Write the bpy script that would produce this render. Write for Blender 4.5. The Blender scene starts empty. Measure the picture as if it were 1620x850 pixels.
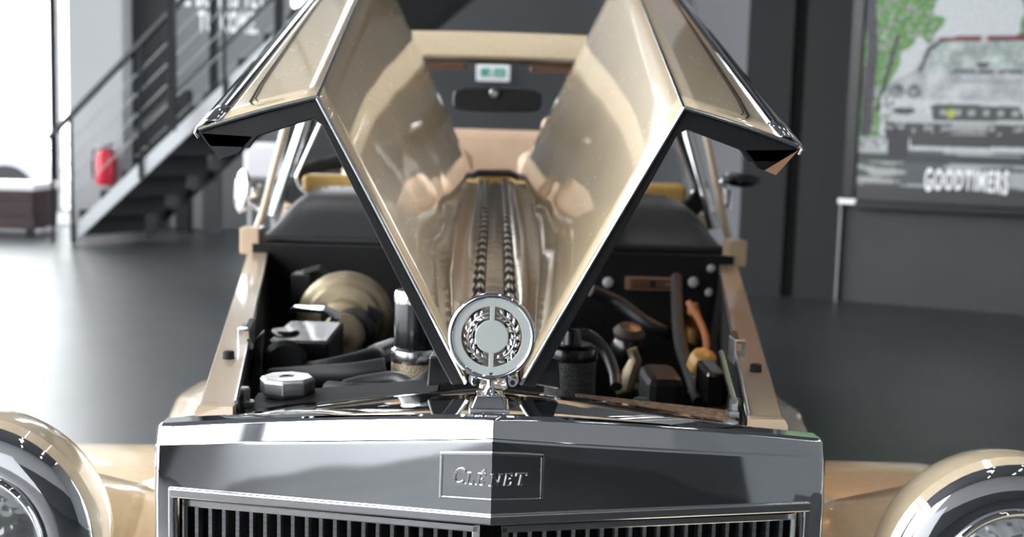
import bpy, bmesh, math, random
from mathutils import Vector, Matrix
random.seed(7)
C = bpy.context.scene.collection
V = Vector
PI = math.pi
# ------------------------------------------------------------------ camera
CAM_H, F_PX = 1.12, 1900.0
PITCH, YAW, ROLL = math.radians(6.5), math.radians(1.0), math.radians(1.6)
cam_pos = V((0, 0, CAM_H))
fw = V((math.sin(YAW)*math.cos(PITCH), math.cos(YAW)*math.cos(PITCH), -math.sin(PITCH)))
r0 = V((math.cos(YAW), -math.sin(YAW), 0)); u0 = r0.cross(fw)
RT = r0*math.cos(ROLL) + u0*math.sin(ROLL); UP = u0*math.cos(ROLL) - r0*math.sin(ROLL)
cd = bpy.data.cameras.new('camera'); cam = bpy.data.objects.new('camera', cd); C.objects.link(cam)
m3 = Matrix((RT, UP, -fw)).transposed()
cam.matrix_world = Matrix.Translation(cam_pos) @ m3.to_4x4()
cd.sensor_width = 36; cd.lens = F_PX/1620*36; cd.clip_start = 0.05; cd.clip_end = 200
cd.dof.use_dof = True; cd.dof.focus_distance = 1.04; cd.dof.aperture_fstop = 7.0
bpy.context.scene.camera = cam
def ray(px, py): return fw + RT*((px-810)/F_PX) - UP*((py-425)/F_PX)
def at(px, py, Y): d = ray(px, py); return cam_pos + d*(Y/d.y)
def on_floor(px, py): d = ray(px, py); return cam_pos + d*(-CAM_H/d.z)
# ------------------------------------------------------------------ world, exposure, lights
w = bpy.data.worlds.new('world'); bpy.context.scene.world = w; w.use_nodes = True
nt = w.node_tree; bg = nt.nodes['Background']
tc = nt.nodes.new('ShaderNodeTexCoord'); sx = nt.nodes.new('ShaderNodeSeparateXYZ'); cr = nt.nodes.new('ShaderNodeValToRGB')
cr.color_ramp.elements[0].position = 0.47; cr.color_ramp.elements[0].color = (.45, .46, .5, 1)
cr.color_ramp.elements[1].position = 0.53; cr.color_ramp.elements[1].color = (.93, .97, 1, 1)
mp = nt.nodes.new('ShaderNodeMapRange'); mp.inputs[1].default_value = -1; mp.inputs[2].default_value = 1
nt.links.new(tc.outputs['Generated'], sx.inputs[0]); nt.links.new(sx.outputs[2], mp.inputs[0])
nt.links.new(mp.outputs[0], cr.inputs[0]); nt.links.new(cr.outputs[0], bg.inputs[0])
bg.inputs[1].default_value = 8.0
vs = bpy.context.scene.view_settings
vs.view_transform = 'Standard'; vs.look = 'None'; vs.gamma = 1; vs.use_curve_mapping = False; vs.exposure = 0.2
def spot(name, loc, target, power, color, size=1.0, blend=.6, radius=.08):
    l = bpy.data.lights.new(name, 'SPOT'); l.energy = power; l.color = color; l.spot_size = size; l.spot_blend = blend; l.shadow_soft_size = radius
    o = bpy.data.objects.new(name, l); C.objects.link(o); o.location = loc
    o.rotation_euler = (V(target)-V(loc)).to_track_quat('-Z', 'Y').to_euler(); return o
spot('warm_spot', (1.5, 3.6, 3.6), (.38, 1.85, .80), 140, (1, .50, .20), .30, .7, .04)
spot('ceiling_spot', (0.8, -.6, 5.5), (0, 1.6, .8), 70, (1, .95, .88), .8, .7, .12)
spot('ceiling_spot', (-1.5, 4.6, 5.8), (0, 2.6, 1.0), 70, (1, .96, .9), .8, .7, .12)
# ------------------------------------------------------------------ materials
def mat(name, col, rough=.5, metal=0, coat=0, coat_r=.03, spec=.5, noise=None, bump=None, emit=None, alpha=None):
    m = bpy.data.materials.new(name); m.use_nodes = True; n = m.node_tree; b = n.nodes['Principled BSDF']
    b.inputs['Base Color'].default_value = (*col, 1); b.inputs['Roughness'].default_value = rough
    b.inputs['Metallic'].default_value = metal; b.inputs['Coat Weight'].default_value = coat; b.inputs['Coat Roughness'].default_value = coat_r
    b.inputs['Specular IOR Level'].default_value = spec
    if noise or bump: t = n.nodes.new('ShaderNodeTexCoord')
    if noise:   # (scale, amount, detail, stretch)
        sc, am, det, st = noise
        mpn = n.nodes.new('ShaderNodeMapping'); mpn.inputs['Scale'].default_value = st
        ns = n.nodes.new('ShaderNodeTexNoise'); ns.inputs['Scale'].default_value = sc; ns.inputs['Detail'].default_value = det
        rp = n.nodes.new('ShaderNodeValToRGB')
        rp.color_ramp.elements[0].position = .3; rp.color_ramp.elements[1].position = .7
        rp.color_ramp.elements[0].color = (*[max(0, c*(1-am)) for c in col], 1); rp.color_ramp.elements[1].color = (*[min(1, c*(1+am)) for c in col], 1)
        n.links.new(t.outputs['Object'], mpn.inputs[0]); n.links.new(mpn.outputs[0], ns.inputs[0])
        n.links.new(ns.outputs[0], rp.inputs[0]); n.links.new(rp.outputs[0], b.inputs['Base Color'])
    if bump:    # (scale, strength, distance, detail)
        nb = n.nodes.new('ShaderNodeTexNoise'); nb.inputs['Scale'].default_value = bump[0]; nb.inputs['Detail'].default_value = bump[3]
        bp = n.nodes.new('ShaderNodeBump'); bp.inputs['Strength'].default_value = bump[1]; bp.inputs['Distance'].default_value = bump[2]
        n.links.new(t.outputs['Object'], nb.inputs[0]); n.links.new(nb.outputs[0], bp.inputs['Height']); n.links.new(bp.outputs[0], b.inputs['Normal'])
        if coat: n.links.new(bp.outputs[0], b.inputs['Coat Normal'])
    if emit: b.inputs['Emission Color'].default_value = (*emit[0], 1); b.inputs['Emission Strength'].default_value = emit[1]
    return m
PAINT = mat('beige_paint', (.66, .535, .365), .34, 0, 1, .025, noise=(90, .05, 2, (1, 1, 1)))
b_ = PAINT.node_tree.nodes['Principled BSDF']; b_.inputs['Coat IOR'].default_value = 1.75
PAINTD = mat('beige_rail_paint', (.56, .42, .29), .3, 0, .8, .05)
CHROME = mat('chrome', (.80, .81, .83), .035, 1, bump=(7, .25, .004, 1))
CHROMEB = mat('worn_chrome', (.72, .72, .73), .16, 1)
STEEL = mat('brushed_steel', (.52, .53, .54), .32, 1, noise=(40, .25, 4, (1, 1, 6)))
BLACKS = mat('satin_black', (.012, .012, .013), .33)
BLACKG = mat('gloss_black', (.006, .006, .007), .22, 0, .25)
RUBBER = mat('black_rubber', (.010, .010, .011), .55, spec=.35)
VINYL = mat('black_vinyl', (.03, .03, .033), .38, bump=(260, .25, .002, 3))
BLACKP = mat('bay_black', (.009, .0085, .0085), .6, spec=.25)
GOLD = mat('zinc_gold', (.36, .29, .19), .42, .6, noise=(14, .35, 4, (1, 1, 1)))
MESHM = mat('gold_mesh', (.62, .5, .34), .4, .5, noise=(500, .55, 2, (1, 1, 1)))
DARKMESH = mat('dark_mesh', (.09, .09, .09), .5, .4, noise=(420, .6, 2, (1, 1, 1)))
COPPER = mat('rusty_copper', (.42, .27, .18), .55, .3, noise=(160, .5, 4, (1, 1, 1)), bump=(500, .5, .001, 2))
FROST = mat('frosted_enamel', (.47, .50, .49), .35, 0, .5, .15)
BEIGEL = mat('beige_leather', (.60, .43, .30), .5, noise=(9, .12, 4, (1, 1, 1)))
YELLOW = mat('yellow_wood', (.62, .38, .10), .4)
BROWN = mat('brown_visor', (.16, .07, .04), .5)
WOOD = mat('polished_trim', (.85, .76, .68), .16, .85, bump=(28, .35, .002, 2))
WHITE = mat('white_paint', (.88, .88, .9), .35)
LAV = mat('lavender_white', (.62, .63, .72), .25, 0, .6)
MAROON = mat('dark_maroon', (.045, .022, .025), .45, noise=(4, .4, 3, (.3, 1, 8)))
RED = mat('extinguisher_red', (.55, .01, .03), .35)
GREEN = mat('sign_green', (.08, .32, .22), .5)
PINS = mat('pinstripe_brown', (.03, .02, .014), .7, spec=.1)
HOSE = mat('grey_hose', (.045, .045, .048), .4)
STAIR = mat('stair_black', (.009, .0095, .010), .7, spec=.2)
STAIRG = mat('stair_grey_face', (.28, .29, .30), .45)
RAILM = mat('rail_dark', (.012, .013, .014), .6, spec=.3)
CABLE = mat('cable_steel', (.32, .34, .35), .4, .6)
glass = bpy.data.materials.new('clear_glass'); glass.use_nodes = True; g = glass.node_tree
for n_ in list(g.nodes): g.nodes.remove(n_)
go = g.nodes.new('ShaderNodeOutputMaterial'); gm = g.nodes.new('ShaderNodeMixShader'); gt = g.nodes.new('ShaderNodeBsdfTransparent'); gg = g.nodes.new('ShaderNodeBsdfGlossy'); gf = g.nodes.new('ShaderNodeFresnel')
gg.inputs['Roughness'].default_value = .02; gt.inputs[0].default_value = (.955, .955, .955, 1); gf.inputs[0].default_value = 1.35
g.links.new(gf.outputs[0], gm.inputs[0]); g.links.new(gt.outputs[0], gm.inputs[1]); g.links.new(gg.outputs[0], gm.inputs[2]); g.links.new(gm.outputs[0], go.inputs[0])
LENS = mat('headlamp_lens', (.75, .77, .78), .12, .9, bump=(60, .8, .004, 1))
# ------------------------------------------------------------------ mesh helpers
class MB:
    def __init__(s): s.v = []; s.f = []; s.m = []
    def add(s, vs, fs, mi=0):
        k = len(s.v); s.v += [V(p) for p in vs]; s.f += [tuple(i+k for i in f) for f in fs]; s.m += [mi]*len(fs); return s
    def hexa(s, p, mi=0):   # 8 points: bottom 4 then top 4
        return s.add(p, [(3,2,1,0),(4,5,6,7),(0,1,5,4),(1,2,6,5),(2,3,7,6),(3,0,4,7)], mi)
    def box(s, a, b, mi=0):
        x0,y0,z0 = a; x1,y1,z1 = b
        return s.hexa([(x0,y0,z0),(x1,y0,z0),(x1,y1,z0),(x0,y1,z0),(x0,y0,z1),(x1,y0,z1),(x1,y1,z1),(x0,y1,z1)], mi)
    def prism(s, poly, off, mi=0):   # polygon of 3D points extruded by vector off
        n = len(poly); off = V(off); P = [V(p) for p in poly]
        return s.add(P+[p+off for p in P], [tuple(range(n))[::-1], tuple(range(n, 2*n))]+[(i,(i+1)%n,(i+1)%n+n,i+n) for i in range(n)], mi)
    def grid(s, rows, mi=0, closed=False):
        n = len(rows[0]); k = [p for r in rows for p in r]; fs = []
        for i in range(len(rows)-1):
            for j in range(n if closed else n-1):
                a = i*n+j; b = i*n+(j+1)%n; fs.append((a, b, b+n, a+n))
        return s.add(k, fs, mi)
    def tube(s, pts, r, n=10, mi=0, cap=True):
        pts = [V(p) for p in pts]; rs = r if isinstance(r, (list, tuple)) else [r]*len(pts); rows = []; prev = None
        for i, p in enumerate(pts):
            d = (pts[min(i+1, len(pts)-1)]-pts[max(i-1, 0)]).normalized()
            if prev is None: a = d.orthogonal().normalized()
            else: a = (prev-d*prev.dot(d)).normalized()
            prev = a; b = d.cross(a)
            rows.append([p+(a*math.cos(2*PI*j/n)+b*math.sin(2*PI*j/n))*rs[i] for j in range(n)])
        k = len(s.v); s.grid(rows, mi, True)
        if cap: s.f += [tuple(k+j for j in range(n))[::-1], tuple(k+(len(pts)-1)*n+j for j in range(n))]; s.m += [mi, mi]
        return s
    def bar(s, a, b, w, h, up=(0,0,1), mi=0):   # rectangular bar a->b
        a = V(a); b = V(b); d = (b-a).normalized(); x = d.cross(V(up)).normalized(); y = x.cross(d)
        q = [-x*w/2-y*h/2, x*w/2-y*h/2, x*w/2+y*h/2, -x*w/2+y*h/2]
        return s.hexa([a+t for t in q]+[b+t for t in q], mi)
    def lathe(s, prof, org, axis, n=32, mi=0):  # prof: (radius, height along axis)
        org = V(org); ax = V(axis).normalized(); a = ax.orthogonal().normalized(); b = ax.cross(a)
        rows = [[org+ax*h+(a*math.cos(2*PI*j/n)+b*math.sin(2*PI*j/n))*max(r, 1e-5) for j in range(n)] for r, h in prof]
        return s.grid(rows, mi, True)
    def build(s, name, mats, parent=None, smooth=False, bevel=0, seg=2, angle=35):
        me = bpy.data.meshes.new(name); me.from_pydata([tuple(p) for p in s.v], [], s.f)
        if not isinstance(mats, (list, tuple)): mats = [mats]
        for m in mats: me.materials.append(m)
        for p, mi in zip(me.polygons, s.m): p.material_index = mi; p.use_smooth = bool(smooth)
        bm = bmesh.new(); bm.from_mesh(me); bmesh.ops.remove_doubles(bm, verts=bm.verts, dist=1e-6); bmesh.ops.recalc_face_normals(bm, faces=bm.faces); bm.to_mesh(me); bm.free()
        if smooth: me.set_sharp_from_angle(angle=math.radians(angle))
        o = bpy.data.objects.new(name, me); C.objects.link(o)
        if parent:
            o.parent = parent; o.matrix_parent_inverse = Matrix.Translation(-origin(parent))
        if bevel:
            md = o.modifiers.new('bevel', 'BEVEL'); md.width = bevel; md.segments = seg; md.limit_method = 'ANGLE'; md.angle_limit = math.radians(30)
            if smooth is False and seg > 1: md.harden_normals = False
        return o
def origin(o):
    p = V((0,0,0))
    while o: p += o.location + (o.matrix_parent_inverse.translation if o.parent else V((0,0,0))); o = o.parent
    return p
def thing(name, label, cat, loc=(0,0,0), group=None):
    o = bpy.data.objects.new(name, None); o.empty_display_size = .1; C.objects.link(o); o.location = loc; o['label'] = label; o['category'] = cat
    if group: o['group'] = group
    return o
def tag(o, label, cat, group=None):
    o['label'] = label; o['category'] = cat
    if group: o['group'] = group
    return o
def struct(o): o['kind'] = 'structure'; return o
def lab(o, t): o['label'] = t; return o
def dup(o, parent=None, off=(0,0,0)):
    c = o.copy(); C.objects.link(c)
    if parent: c.parent = parent
    c.location = o.location + V(off); return c
def lerp(a, b, t): return a + (b-a)*t
def interp(ks, t):
    for (t0, a), (t1, b) in zip(ks, ks[1:]):
        if t <= t1: return lerp(a, b, (t-t0)/(t1-t0))
    return ks[-1][1]

# ================================================================== SETTING
FLOORM = mat('polished_concrete', (.024, .0255, .027), .2, 0, 0, spec=1.0, noise=(.6, .35, 5, (1, 1, 1)), bump=(3, .05, .01, 3))
fn = FLOORM.node_tree; fb = fn.nodes['Principled BSDF']
t_ = fn.nodes.new('ShaderNodeTexCoord'); n2 = fn.nodes.new('ShaderNodeTexNoise'); n2.inputs['Scale'].default_value = 1.3; n2.inputs['Detail'].default_value = 6
r2 = fn.nodes.new('ShaderNodeMapRange'); r2.inputs[3].default_value = .32; r2.inputs[4].default_value = .42
fn.links.new(t_.outputs['Object'], n2.inputs[0]); fn.links.new(n2.outputs[0], r2.inputs[0]); fn.links.new(r2.outputs[0], fb.inputs['Roughness'])
WALLD = mat('wall_dark_grey', (.038, .041, .044), .7, noise=(2, .1, 3, (1, 1, 1)))
WALLM = mat('wall_mid_grey', (.16, .168, .172), .7, noise=(2, .06, 3, (1, 1, 1)))
WALLF = mat('wall_light_grey', (.36, .365, .37), .6)
WALLL = mat('wall_pale_grey', (.38, .39, .395), .65)
WALLB = mat('wall_black', (.012, .012, .013), .7, spec=.3)
CEIL = mat('ceiling_grey', (.16, .165, .17), .8)
XL, XR, YB, YF, ZC = -6.2, 5.5, 13.0, -6.5, 7.4
struct(MB().box((-14, YF-6, -.2), (XR+.3, YB+8, 0)).build('floor', FLOORM))
struct(MB().box((XL-.2, YF-.2, ZC), (XR+.3, YB+.2, ZC+.2)).build('ceiling', CEIL))
# back wall: solid from the pale column rightwards
xa = at(127, 200, YB).x; xb = at(210, 200, YB).x; xc = at(273, 200, YB).x; xd = at(455, 200, YB).x
struct(MB().box((xa, YB-.35, 0), (xb, YB+.2, ZC)).build('wall_back', WALLL))
struct(MB().box((xb, YB-.0, 0), (xc, YB+.2, ZC)).build('wall_back', WALLD))
struct(MB().box((xc, YB-.1, 0), (xd, YB+.2, ZC)).build('wall_back', WALLM))
xe = at(600, 20, YB).x; zw = at(460, 24, YB).z
struct(MB().box((xd, YB-.05, 0), (xe, YB+.2, zw)).build('wall_back', WALLD))
struct(MB().box((xe, YB-.05, 0), (XR+.3, YB+.2, ZC)).build('wall_back', WALLD))
struct(MB().box((XL, YB-.1, 0), (xa, YB+.1, .12)).build('trim_1', WHITE))
# window facade behind the staircase
def window(n, axis, lo, hi, fixed, z0, z1, cols, rows, frame_m):
    mb = MB(); t = .07
    for i in range(cols+1):
        q = lerp(lo, hi, i/cols)
        if axis == 'x': mb.box((q-t/2, fixed-.06, z0), (q+t/2, fixed+.06, z1))
        else: mb.box((fixed-.06, q-t/2, z0), (fixed+.06, q+t/2, z1))
    for j in range(rows+1):
        z = lerp(z0, z1, j/rows)
        if axis == 'x': mb.box((lo, fixed-.04, z-t/2), (hi, fixed+.04, z+t/2))
        else: mb.box((fixed-.04, lo, z-t/2), (fixed+.04, hi, z+t/2))
    w_ = struct(mb.build('window_%d' % n, frame_m))
    for i in range(cols):
        for j in range(rows):
            a = lerp(lo, hi, i/cols)+t/2; b = lerp(lo, hi, (i+1)/cols)-t/2; za = lerp(z0, z1, j/rows)+t/2; zb = lerp(z0, z1, (j+1)/rows)-t/2
            if axis == 'x': MB().add([(a,fixed,za),(b,fixed,za),(b,fixed,zb),(a,fixed,zb)], [(0,1,2,3)]).build('pane', glass, w_)
            else: MB().add([(fixed,a,za),(fixed,b,za),(fixed,b,zb),(fixed,a,zb)], [(0,1,2,3)]).build('pane', glass, w_)
    return w_
xm = at(88, 200, YB).x
window(5, 'x', xd, xe, YB, zw, ZC, 1, 2, STAIRG)
window(1, 'x', XL+.1, xm, YB, .12, ZC-.2, 1, 2, WALLF)
window(2, 'x', xm+.01, xa, YB, .12, ZC-.2, 1, 1, WALLF)
window(3, 'y', -6.2, YB-.1, XL, .12, ZC-.2, 6, 3, STAIRG)
struct(MB().box((XL-.1, YF, 0), (XL+.1, -6.2, ZC)).build('wall_left', WALLM))
struct(MB().box((-.9, YF-.2, 2.4), (XR+.3, YF, ZC)).build('wall_front', WALLF))  # unseen front wall, toned light and dark to shape the chrome reflections
struct(MB().box((-.9, YF-.2, 0), (XR+.3, YF, 2.4)).build('wall_front', WALLD))
struct(MB().box((XL-.2, YF-.2, 6.9), (-.9, YF, ZC)).build('wall_front', WALLF))
struct(MB().box((XL-.2, YF-.2, 0), (-.9, YF, 3.3)).build('wall_front', WHITE))
struct(MB().box((-2.4, YF-.2, 3.3), (-.9, YF, 6.9)).build('wall_front', WALLF))
window(4, 'x', XL+.1, -2.4, YF-.1, 3.3, 6.9, 3, 1, STAIRG)  # unseen window added behind the camera to brighten the chrome reflections
# angled right wall that carries the poster
W0 = on_floor(1250, 470); W1 = on_floor(1620, 500); wd = (W1-W0); wd.z = 0; wd.normalize(); wn = V((-wd.y, wd.x, 0))
if wn.y > 0: wn = -wn
def on_wall(px, py, off=0):
    d = ray(px, py); p0 = W0 + wn*off; t = (p0-cam_pos).dot(wn)/d.dot(wn); return cam_pos + d*t
def wall_slab(px0, px1, z1, m, off=0, thick=.2, name='wall_right', z0=0):
    a = on_wall(px0, 300, off); b = on_wall(px1, 300, off)
    a.z = b.z = z0; return struct(MB().prism([a, b, b-wn*thick, a-wn*thick], (0,0,z1-z0)).build(name, m))
wall_slab(1262, 1335, ZC, WALLB, 0)
aW = on_wall(1335, 300, -.03); aW.z = 0; eW = aW + wd*4.2
struct(MB().prism([aW, eW, eW-wn*.2, aW-wn*.2], (0,0,ZC)).build('wall_right', WALLD))
struct(MB().prism([eW-wn*.2, V((XR+.1, YF, 0)), V((XR+.3, YF, 0)), eW-wn*.2+V((.3,.2,0))], (0,0,ZC)).build('wall_right', WALLM))
wall_slab(1172, 1243, ZC, mat('wall_charcoal', (.010, .010, .011), .7, spec=.3), .02)
wall_slab(1242, 1263, ZC, mat('recess_shade', (.004, .004, .004), .9, spec=.1), .0, .2)  # flush strip, the shade of a corner recess put in as near-black colour
c0 = at(1095, 200, 11.5); c1 = at(1180, 200, 11.5)
struct(MB().box((c0.x, 11.5, 0), (c1.x+.3, 11.9, ZC)).build('trim_2', mat('column_grey', (.13, .135, .14), .65)))
# steel building posts under the landing
for k, (px0, px1) in enumerate(((279, 301), (322, 349))):
    a = at(px0, 300, 12.4); b = at(px1, 300, 12.4)
    struct(MB().box((a.x, 12.35, 0), (b.x, 12.5, 1.45)).build('trim_%d' % (3+k), RAILM if k == 0 else WALLD, bevel=.004))

# ================================================================== STAIRCASE
A = on_floor(112, 386); th = math.radians(-33); D = V((math.cos(th), math.sin(th), 0)); P = V((-D.y, D.x, 0)); W = .86; SL = .68
st = thing('staircase', 'black steel open-tread staircase with cable railings, rising to the right behind the open hood', 'staircase', A)
def S(u, v, h=0): return A + D*u + P*v + V((0,0,u*SL+h))
L1 = 4.3
# stringers
mb = MB(); q = [S(.02, 0, 0), S(L1, 0, 0), S(L1, 0, .14), S(.02-.0, 0, .14)]
q[0].z = 0; mb.prism(q, P*.02); lab(mb.build('stringer', STAIRG, st), 'stair stringer with pale grey outer face')
mb = MB(); mb.prism([S(0, W, 0), S(L1, W, 0), S(L1, W, .2), S(0, W, .2)], P*.02); mb.build('stringer', STAIR, st)
mb = MB(); mb.prism([S(0.02, .022, 0), S(L1, .022, 0), S(L1, .022, .13), S(0.02, .022, .13)], P*.01); mb.build('stringer_web', STAIR, st)
tr = MB().box((0,0,0), (.001,.001,.001))
NT = 16; rise = .19; run = rise/SL
tm = MB(); tm.prism([V((0,0,0)), D*(run*.88), D*(run*.88)+P*(W-.03), P*(W-.03)], (0,0,.035)); tm.prism([D*.0, P*(W-.14), P*(W-.14)-V((0,0,.2)), -V((0,0,.2))], D*.02)
t0 = tm.build('tread', STAIR, st)
base = S(run*.4, .02, 0)
for i in range(NT):
    p = S(run*(i+.35), .025, 0); p.z = rise*(i+1)+.09
    o = t0 if i == 0 else dup(t0, st)
    o.matrix_parent_inverse = Matrix.Identity(4); o.location = p - A
# railings
def rail(v, ups, hrail, name_m, cables=4, u0=-.25, u1=L1):
    mb = MB(); mb.bar(S(u0, v, hrail), S(u1, v, hrail), .04, .04); mb.build('handrail', RAILM, st)
    for u in ups:
        MB().bar(S(u, v, -.02 if u > 0 else -u*SL), S(u, v, hrail), .04, .02, (1,0,0)).build('railing_post', RAILM, st)
    for k in range(cables):
        h = .38+.17*k
        MB().tube([S(u0+.1, v, h), S(u1, v, h)], .005, 6).build('railing_cable', CABLE, st)
rail(-.02, (-.22, 0.05, .95, 1.95, 3.0), 1.12, RAILM)
rail(W+.03, (0.02, .9, 1.9, 3.0), 1.12, RAILM)
# tall hanger posts that carry the landing
for px, Yp, z0 in ((272, 9.9, 1.05), (338, 10.2, 1.1), (441, 9.3, 1.3)):
    p = at(px, 100, Yp); MB().box((p.x-.03, Yp-.03, z0), (p.x+.03, Yp+.03, 5.2)).build('hanger_post', RAILM, st)
# landing beam and upper stringer seen above the windscreen
e = at(590, 110, 8.2); f2 = at(655, 50, 8.2); g2 = at(716, 0, 8.2); h2 = at(960, -205, 8.2)
dz = V((0,0,.42))
MB().prism([e, f2, g2, h2, h2+dz, e+dz], (0,.05,0)).build('upper_stringer', STAIR, st)
MB().prism([e+V((.1,.9,.1)), h2+V((.1,.9,.1)), h2+dz+V((.1,.9,.1)), e+dz+V((.1,.9,.1))], (0,.05,0)).build('upper_stringer', STAIR, st)

# ================================================================== SMALL BACKGROUND THINGS
# fire extinguisher hung on the pale wall
p = at(166, 262, YB-.45)
ex = thing('fire_extinguisher', 'red fire extinguisher on the pale wall behind the staircase', 'fire extinguisher', p+V((0,0,-.17)))
MB().lathe([(0,-.2),(.085,-.2),(.09,-.18),(.09,.1),(.07,.15),(.03,.17),(0,.17)], p, (0,0,1), 24).build('cylinder', RED, ex, True)
MB().bar(p+V((-.02,0,.2)), p+V((.09,-.02,.22)), .03, .02).bar(p+V((-.02,0,.19)), p+V((.07,-.02,.16)), .03, .015).build('handle', BLACKS, ex)
MB().tube([p+V((0,-.02,.18)), p+V((-.1,-.03,.16)), p+V((-.12,-.03,0)), p+V((-.11,-.03,-.15))], .013).build('hose', RUBBER, ex, True)
MB().box((p.x-.13, YB-.36, p.z-.1), (p.x+.1, YB-.35, p.z+.2)).build('wall_bracket', STEEL, ex)
# white parked car body and dark chest on the far left
def xz(px, py, Y): p = at(px, py, Y); return p.x, p.z
x0, z0 = xz(-60, 250, 13.8); x1, z1 = xz(80, 255, 13.8)
pc = thing('parked_car', 'pale lavender-white car parked by the windows, behind the dark chest', 'car', (x0, 13.8, 0))
MB().prism([(x0-1.6,13.4,.25),(x1,13.4,.25),(x1,13.4,.62),(x1-.25,13.4,.84),(x1-1.2,13.4,.90),(x0-1.6,13.4,.90)], (0,.9,0)).build('body', LAV, pc, bevel=.05, seg=3)
for xw in (x1-.35, x1-2.2):
    MB().lathe([(0,0),(.2,0),(.3,.02),(.3,.18),(0,.18)], (xw, 13.32, .3), (0,1,0), 24).build('wheel', RUBBER, pc, True)
x0, _ = xz(-60, 300, 11.5); x1, zt = xz(54, 294, 11.5)
ch = thing('storage_chest', 'low dark maroon chest with a white top at the far left', 'chest', (x0, 11.5, 0))
MB().box((x0, 11.5, .06), (x1, 12.1, zt-.05)).build('body', MAROON, ch, bevel=.01)
MB().box((x0, 11.47, zt-.05), (x1+.01, 12.12, zt+.02)).build('top', WHITE, ch, bevel=.008)
for xf in (x0+.05, x1-.1): MB().box((xf, 11.52, 0), (xf+.06, 11.6, .06)).build('foot', BLACKS, ch)
for z in (.2, .34): MB().box((x0+.02, 11.49, z), (x1-.02, 11.505, z+.1)).build('plank', MAROON, ch, bevel=.003)
x, z = xz(70, 335, 12.45)
ls = thing('ball_lamp', 'white ball lamp on a short white pedestal beside the dark chest', 'lamp', (x, 12.45, 0))
MB().lathe([(0,-.1),(.06,-.09),(.085,-.04),(.085,.03),(.06,.08),(0,.1)], (x, 12.45, z), (0,0,1), 20).build('globe', WHITE, ls, True)
MB().lathe([(0,0),(.075,0),(.07,.1),(.06,z-.1),(0,z-.1)], (x, 12.45, 0), (0,0,1), 20).build('pedestal', WHITE, ls, True)
x, z = xz(412, 252, 11.8)
wb = thing('pale_cabinet', 'pale rounded cabinet on legs between the staircase and the windscreen post', 'cabinet', (x, 11.8, 0))
MB().box((x-.17, 11.8, z-.2), (x+.17, 12.1, z+.16)).build('body', WHITE, wb, bevel=.05, seg=4)
for s_ in (-.13, .1):
    MB().box((x+s_, 11.85, 0), (x+s_+.03, 11.88, z-.2)).build('leg', STEEL, wb)
# exit sign
a = at(757, 104, YB-.12); b = at(803, 126, YB-.12)
es = thing('exit_sign', 'green and white emergency exit sign seen through the windscreen', 'sign', ((a.x+b.x)/2, YB-.1, b.z))
MB().box((a.x-.02, YB-.12, b.z-.02), (b.x+.02, YB-.05, a.z+.02)).build('sign_box', WHITE, es, bevel=.005)
MB().box((a.x+.02, YB-.126, b.z+.02), (b.x-.02, YB-.121, a.z-.02)).build('sign_face', GREEN, es)
cx, cz = (a.x+b.x)/2, (a.z+b.z)/2
fg = MB(); fg.lathe([(0,0),(.014,0),(.014,.003),(0,.003)], (cx-.01, YB-.13, cz+.04), (0,1,0), 12)
for p0, p1 in (((-.01,.028),(-.02,-.01)),((-.02,-.01),(.012,-.025)),((.012,-.025),(.008,-.055)),((-.02,-.01),(-.045,-.045)),((-.01,.02),(.025,.005)),((-.01,.02),(-.04,.008))):
    fg.bar((cx+p0[0], YB-.128, cz+p0[1]), (cx+p1[0], YB-.128, cz+p1[1]), .004, .012, (0,0,1) if abs(p0[0]-p1[0]) > .02 else (1,0,0))
fg.bar((cx+.05, YB-.128, cz), (cx+.10, YB-.128, cz), .004, .012).build('running_figure', WHITE, es)

# lettering: flat text turned to mesh
def text_mesh(body, size, extrude=.004, offset=0, sx_=1, align='CENTER'):
    cu = bpy.data.curves.new('t', 'FONT'); cu.body = body; cu.size = size; cu.extrude = extrude; cu.offset = offset; cu.align_x = align; cu.space_character = 1.22; cu.resolution_u = 3
    o = bpy.data.objects.new('t', cu); C.objects.link(o)
    dg = bpy.context.evaluated_depsgraph_get(); me = bpy.data.meshes.new_from_object(o.evaluated_get(dg))
    vs_ = [V((v.co.x*sx_, v.co.y, v.co.z)) for v in me.vertices]; fs_ = [tuple(p.vertices) for p in me.polygons]
    bpy.data.objects.remove(o); bpy.data.meshes.remove(me); return vs_, fs_
def wall_text(body, px, py_base, px_h, Y, name, label, sx_=1, offset=0):
    b = at(px, py_base, Y); t = at(px, py_base-px_h, Y); vs_, fs_ = text_mesh(body, (t.z-b.z)/.70, .004, offset, sx_)
    o = MB().add([(b.x+v.x, Y-v.z, b.z+v.y) for v in vs_], fs_).build(name, WHITE); return tag(o, label, 'lettering')
wall_text('TO COME.', 361, 51, 32, YB-.105, 'wall_lettering', 'white capital words TO COME on the grey wall behind the stairs', .38, .011)
wall_text('THE BEST IS YET', 342, 9, 33, YB-.105, 'wall_lettering', 'cut-off upper line of white capitals on the grey wall behind the stairs', .38, .011)

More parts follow.
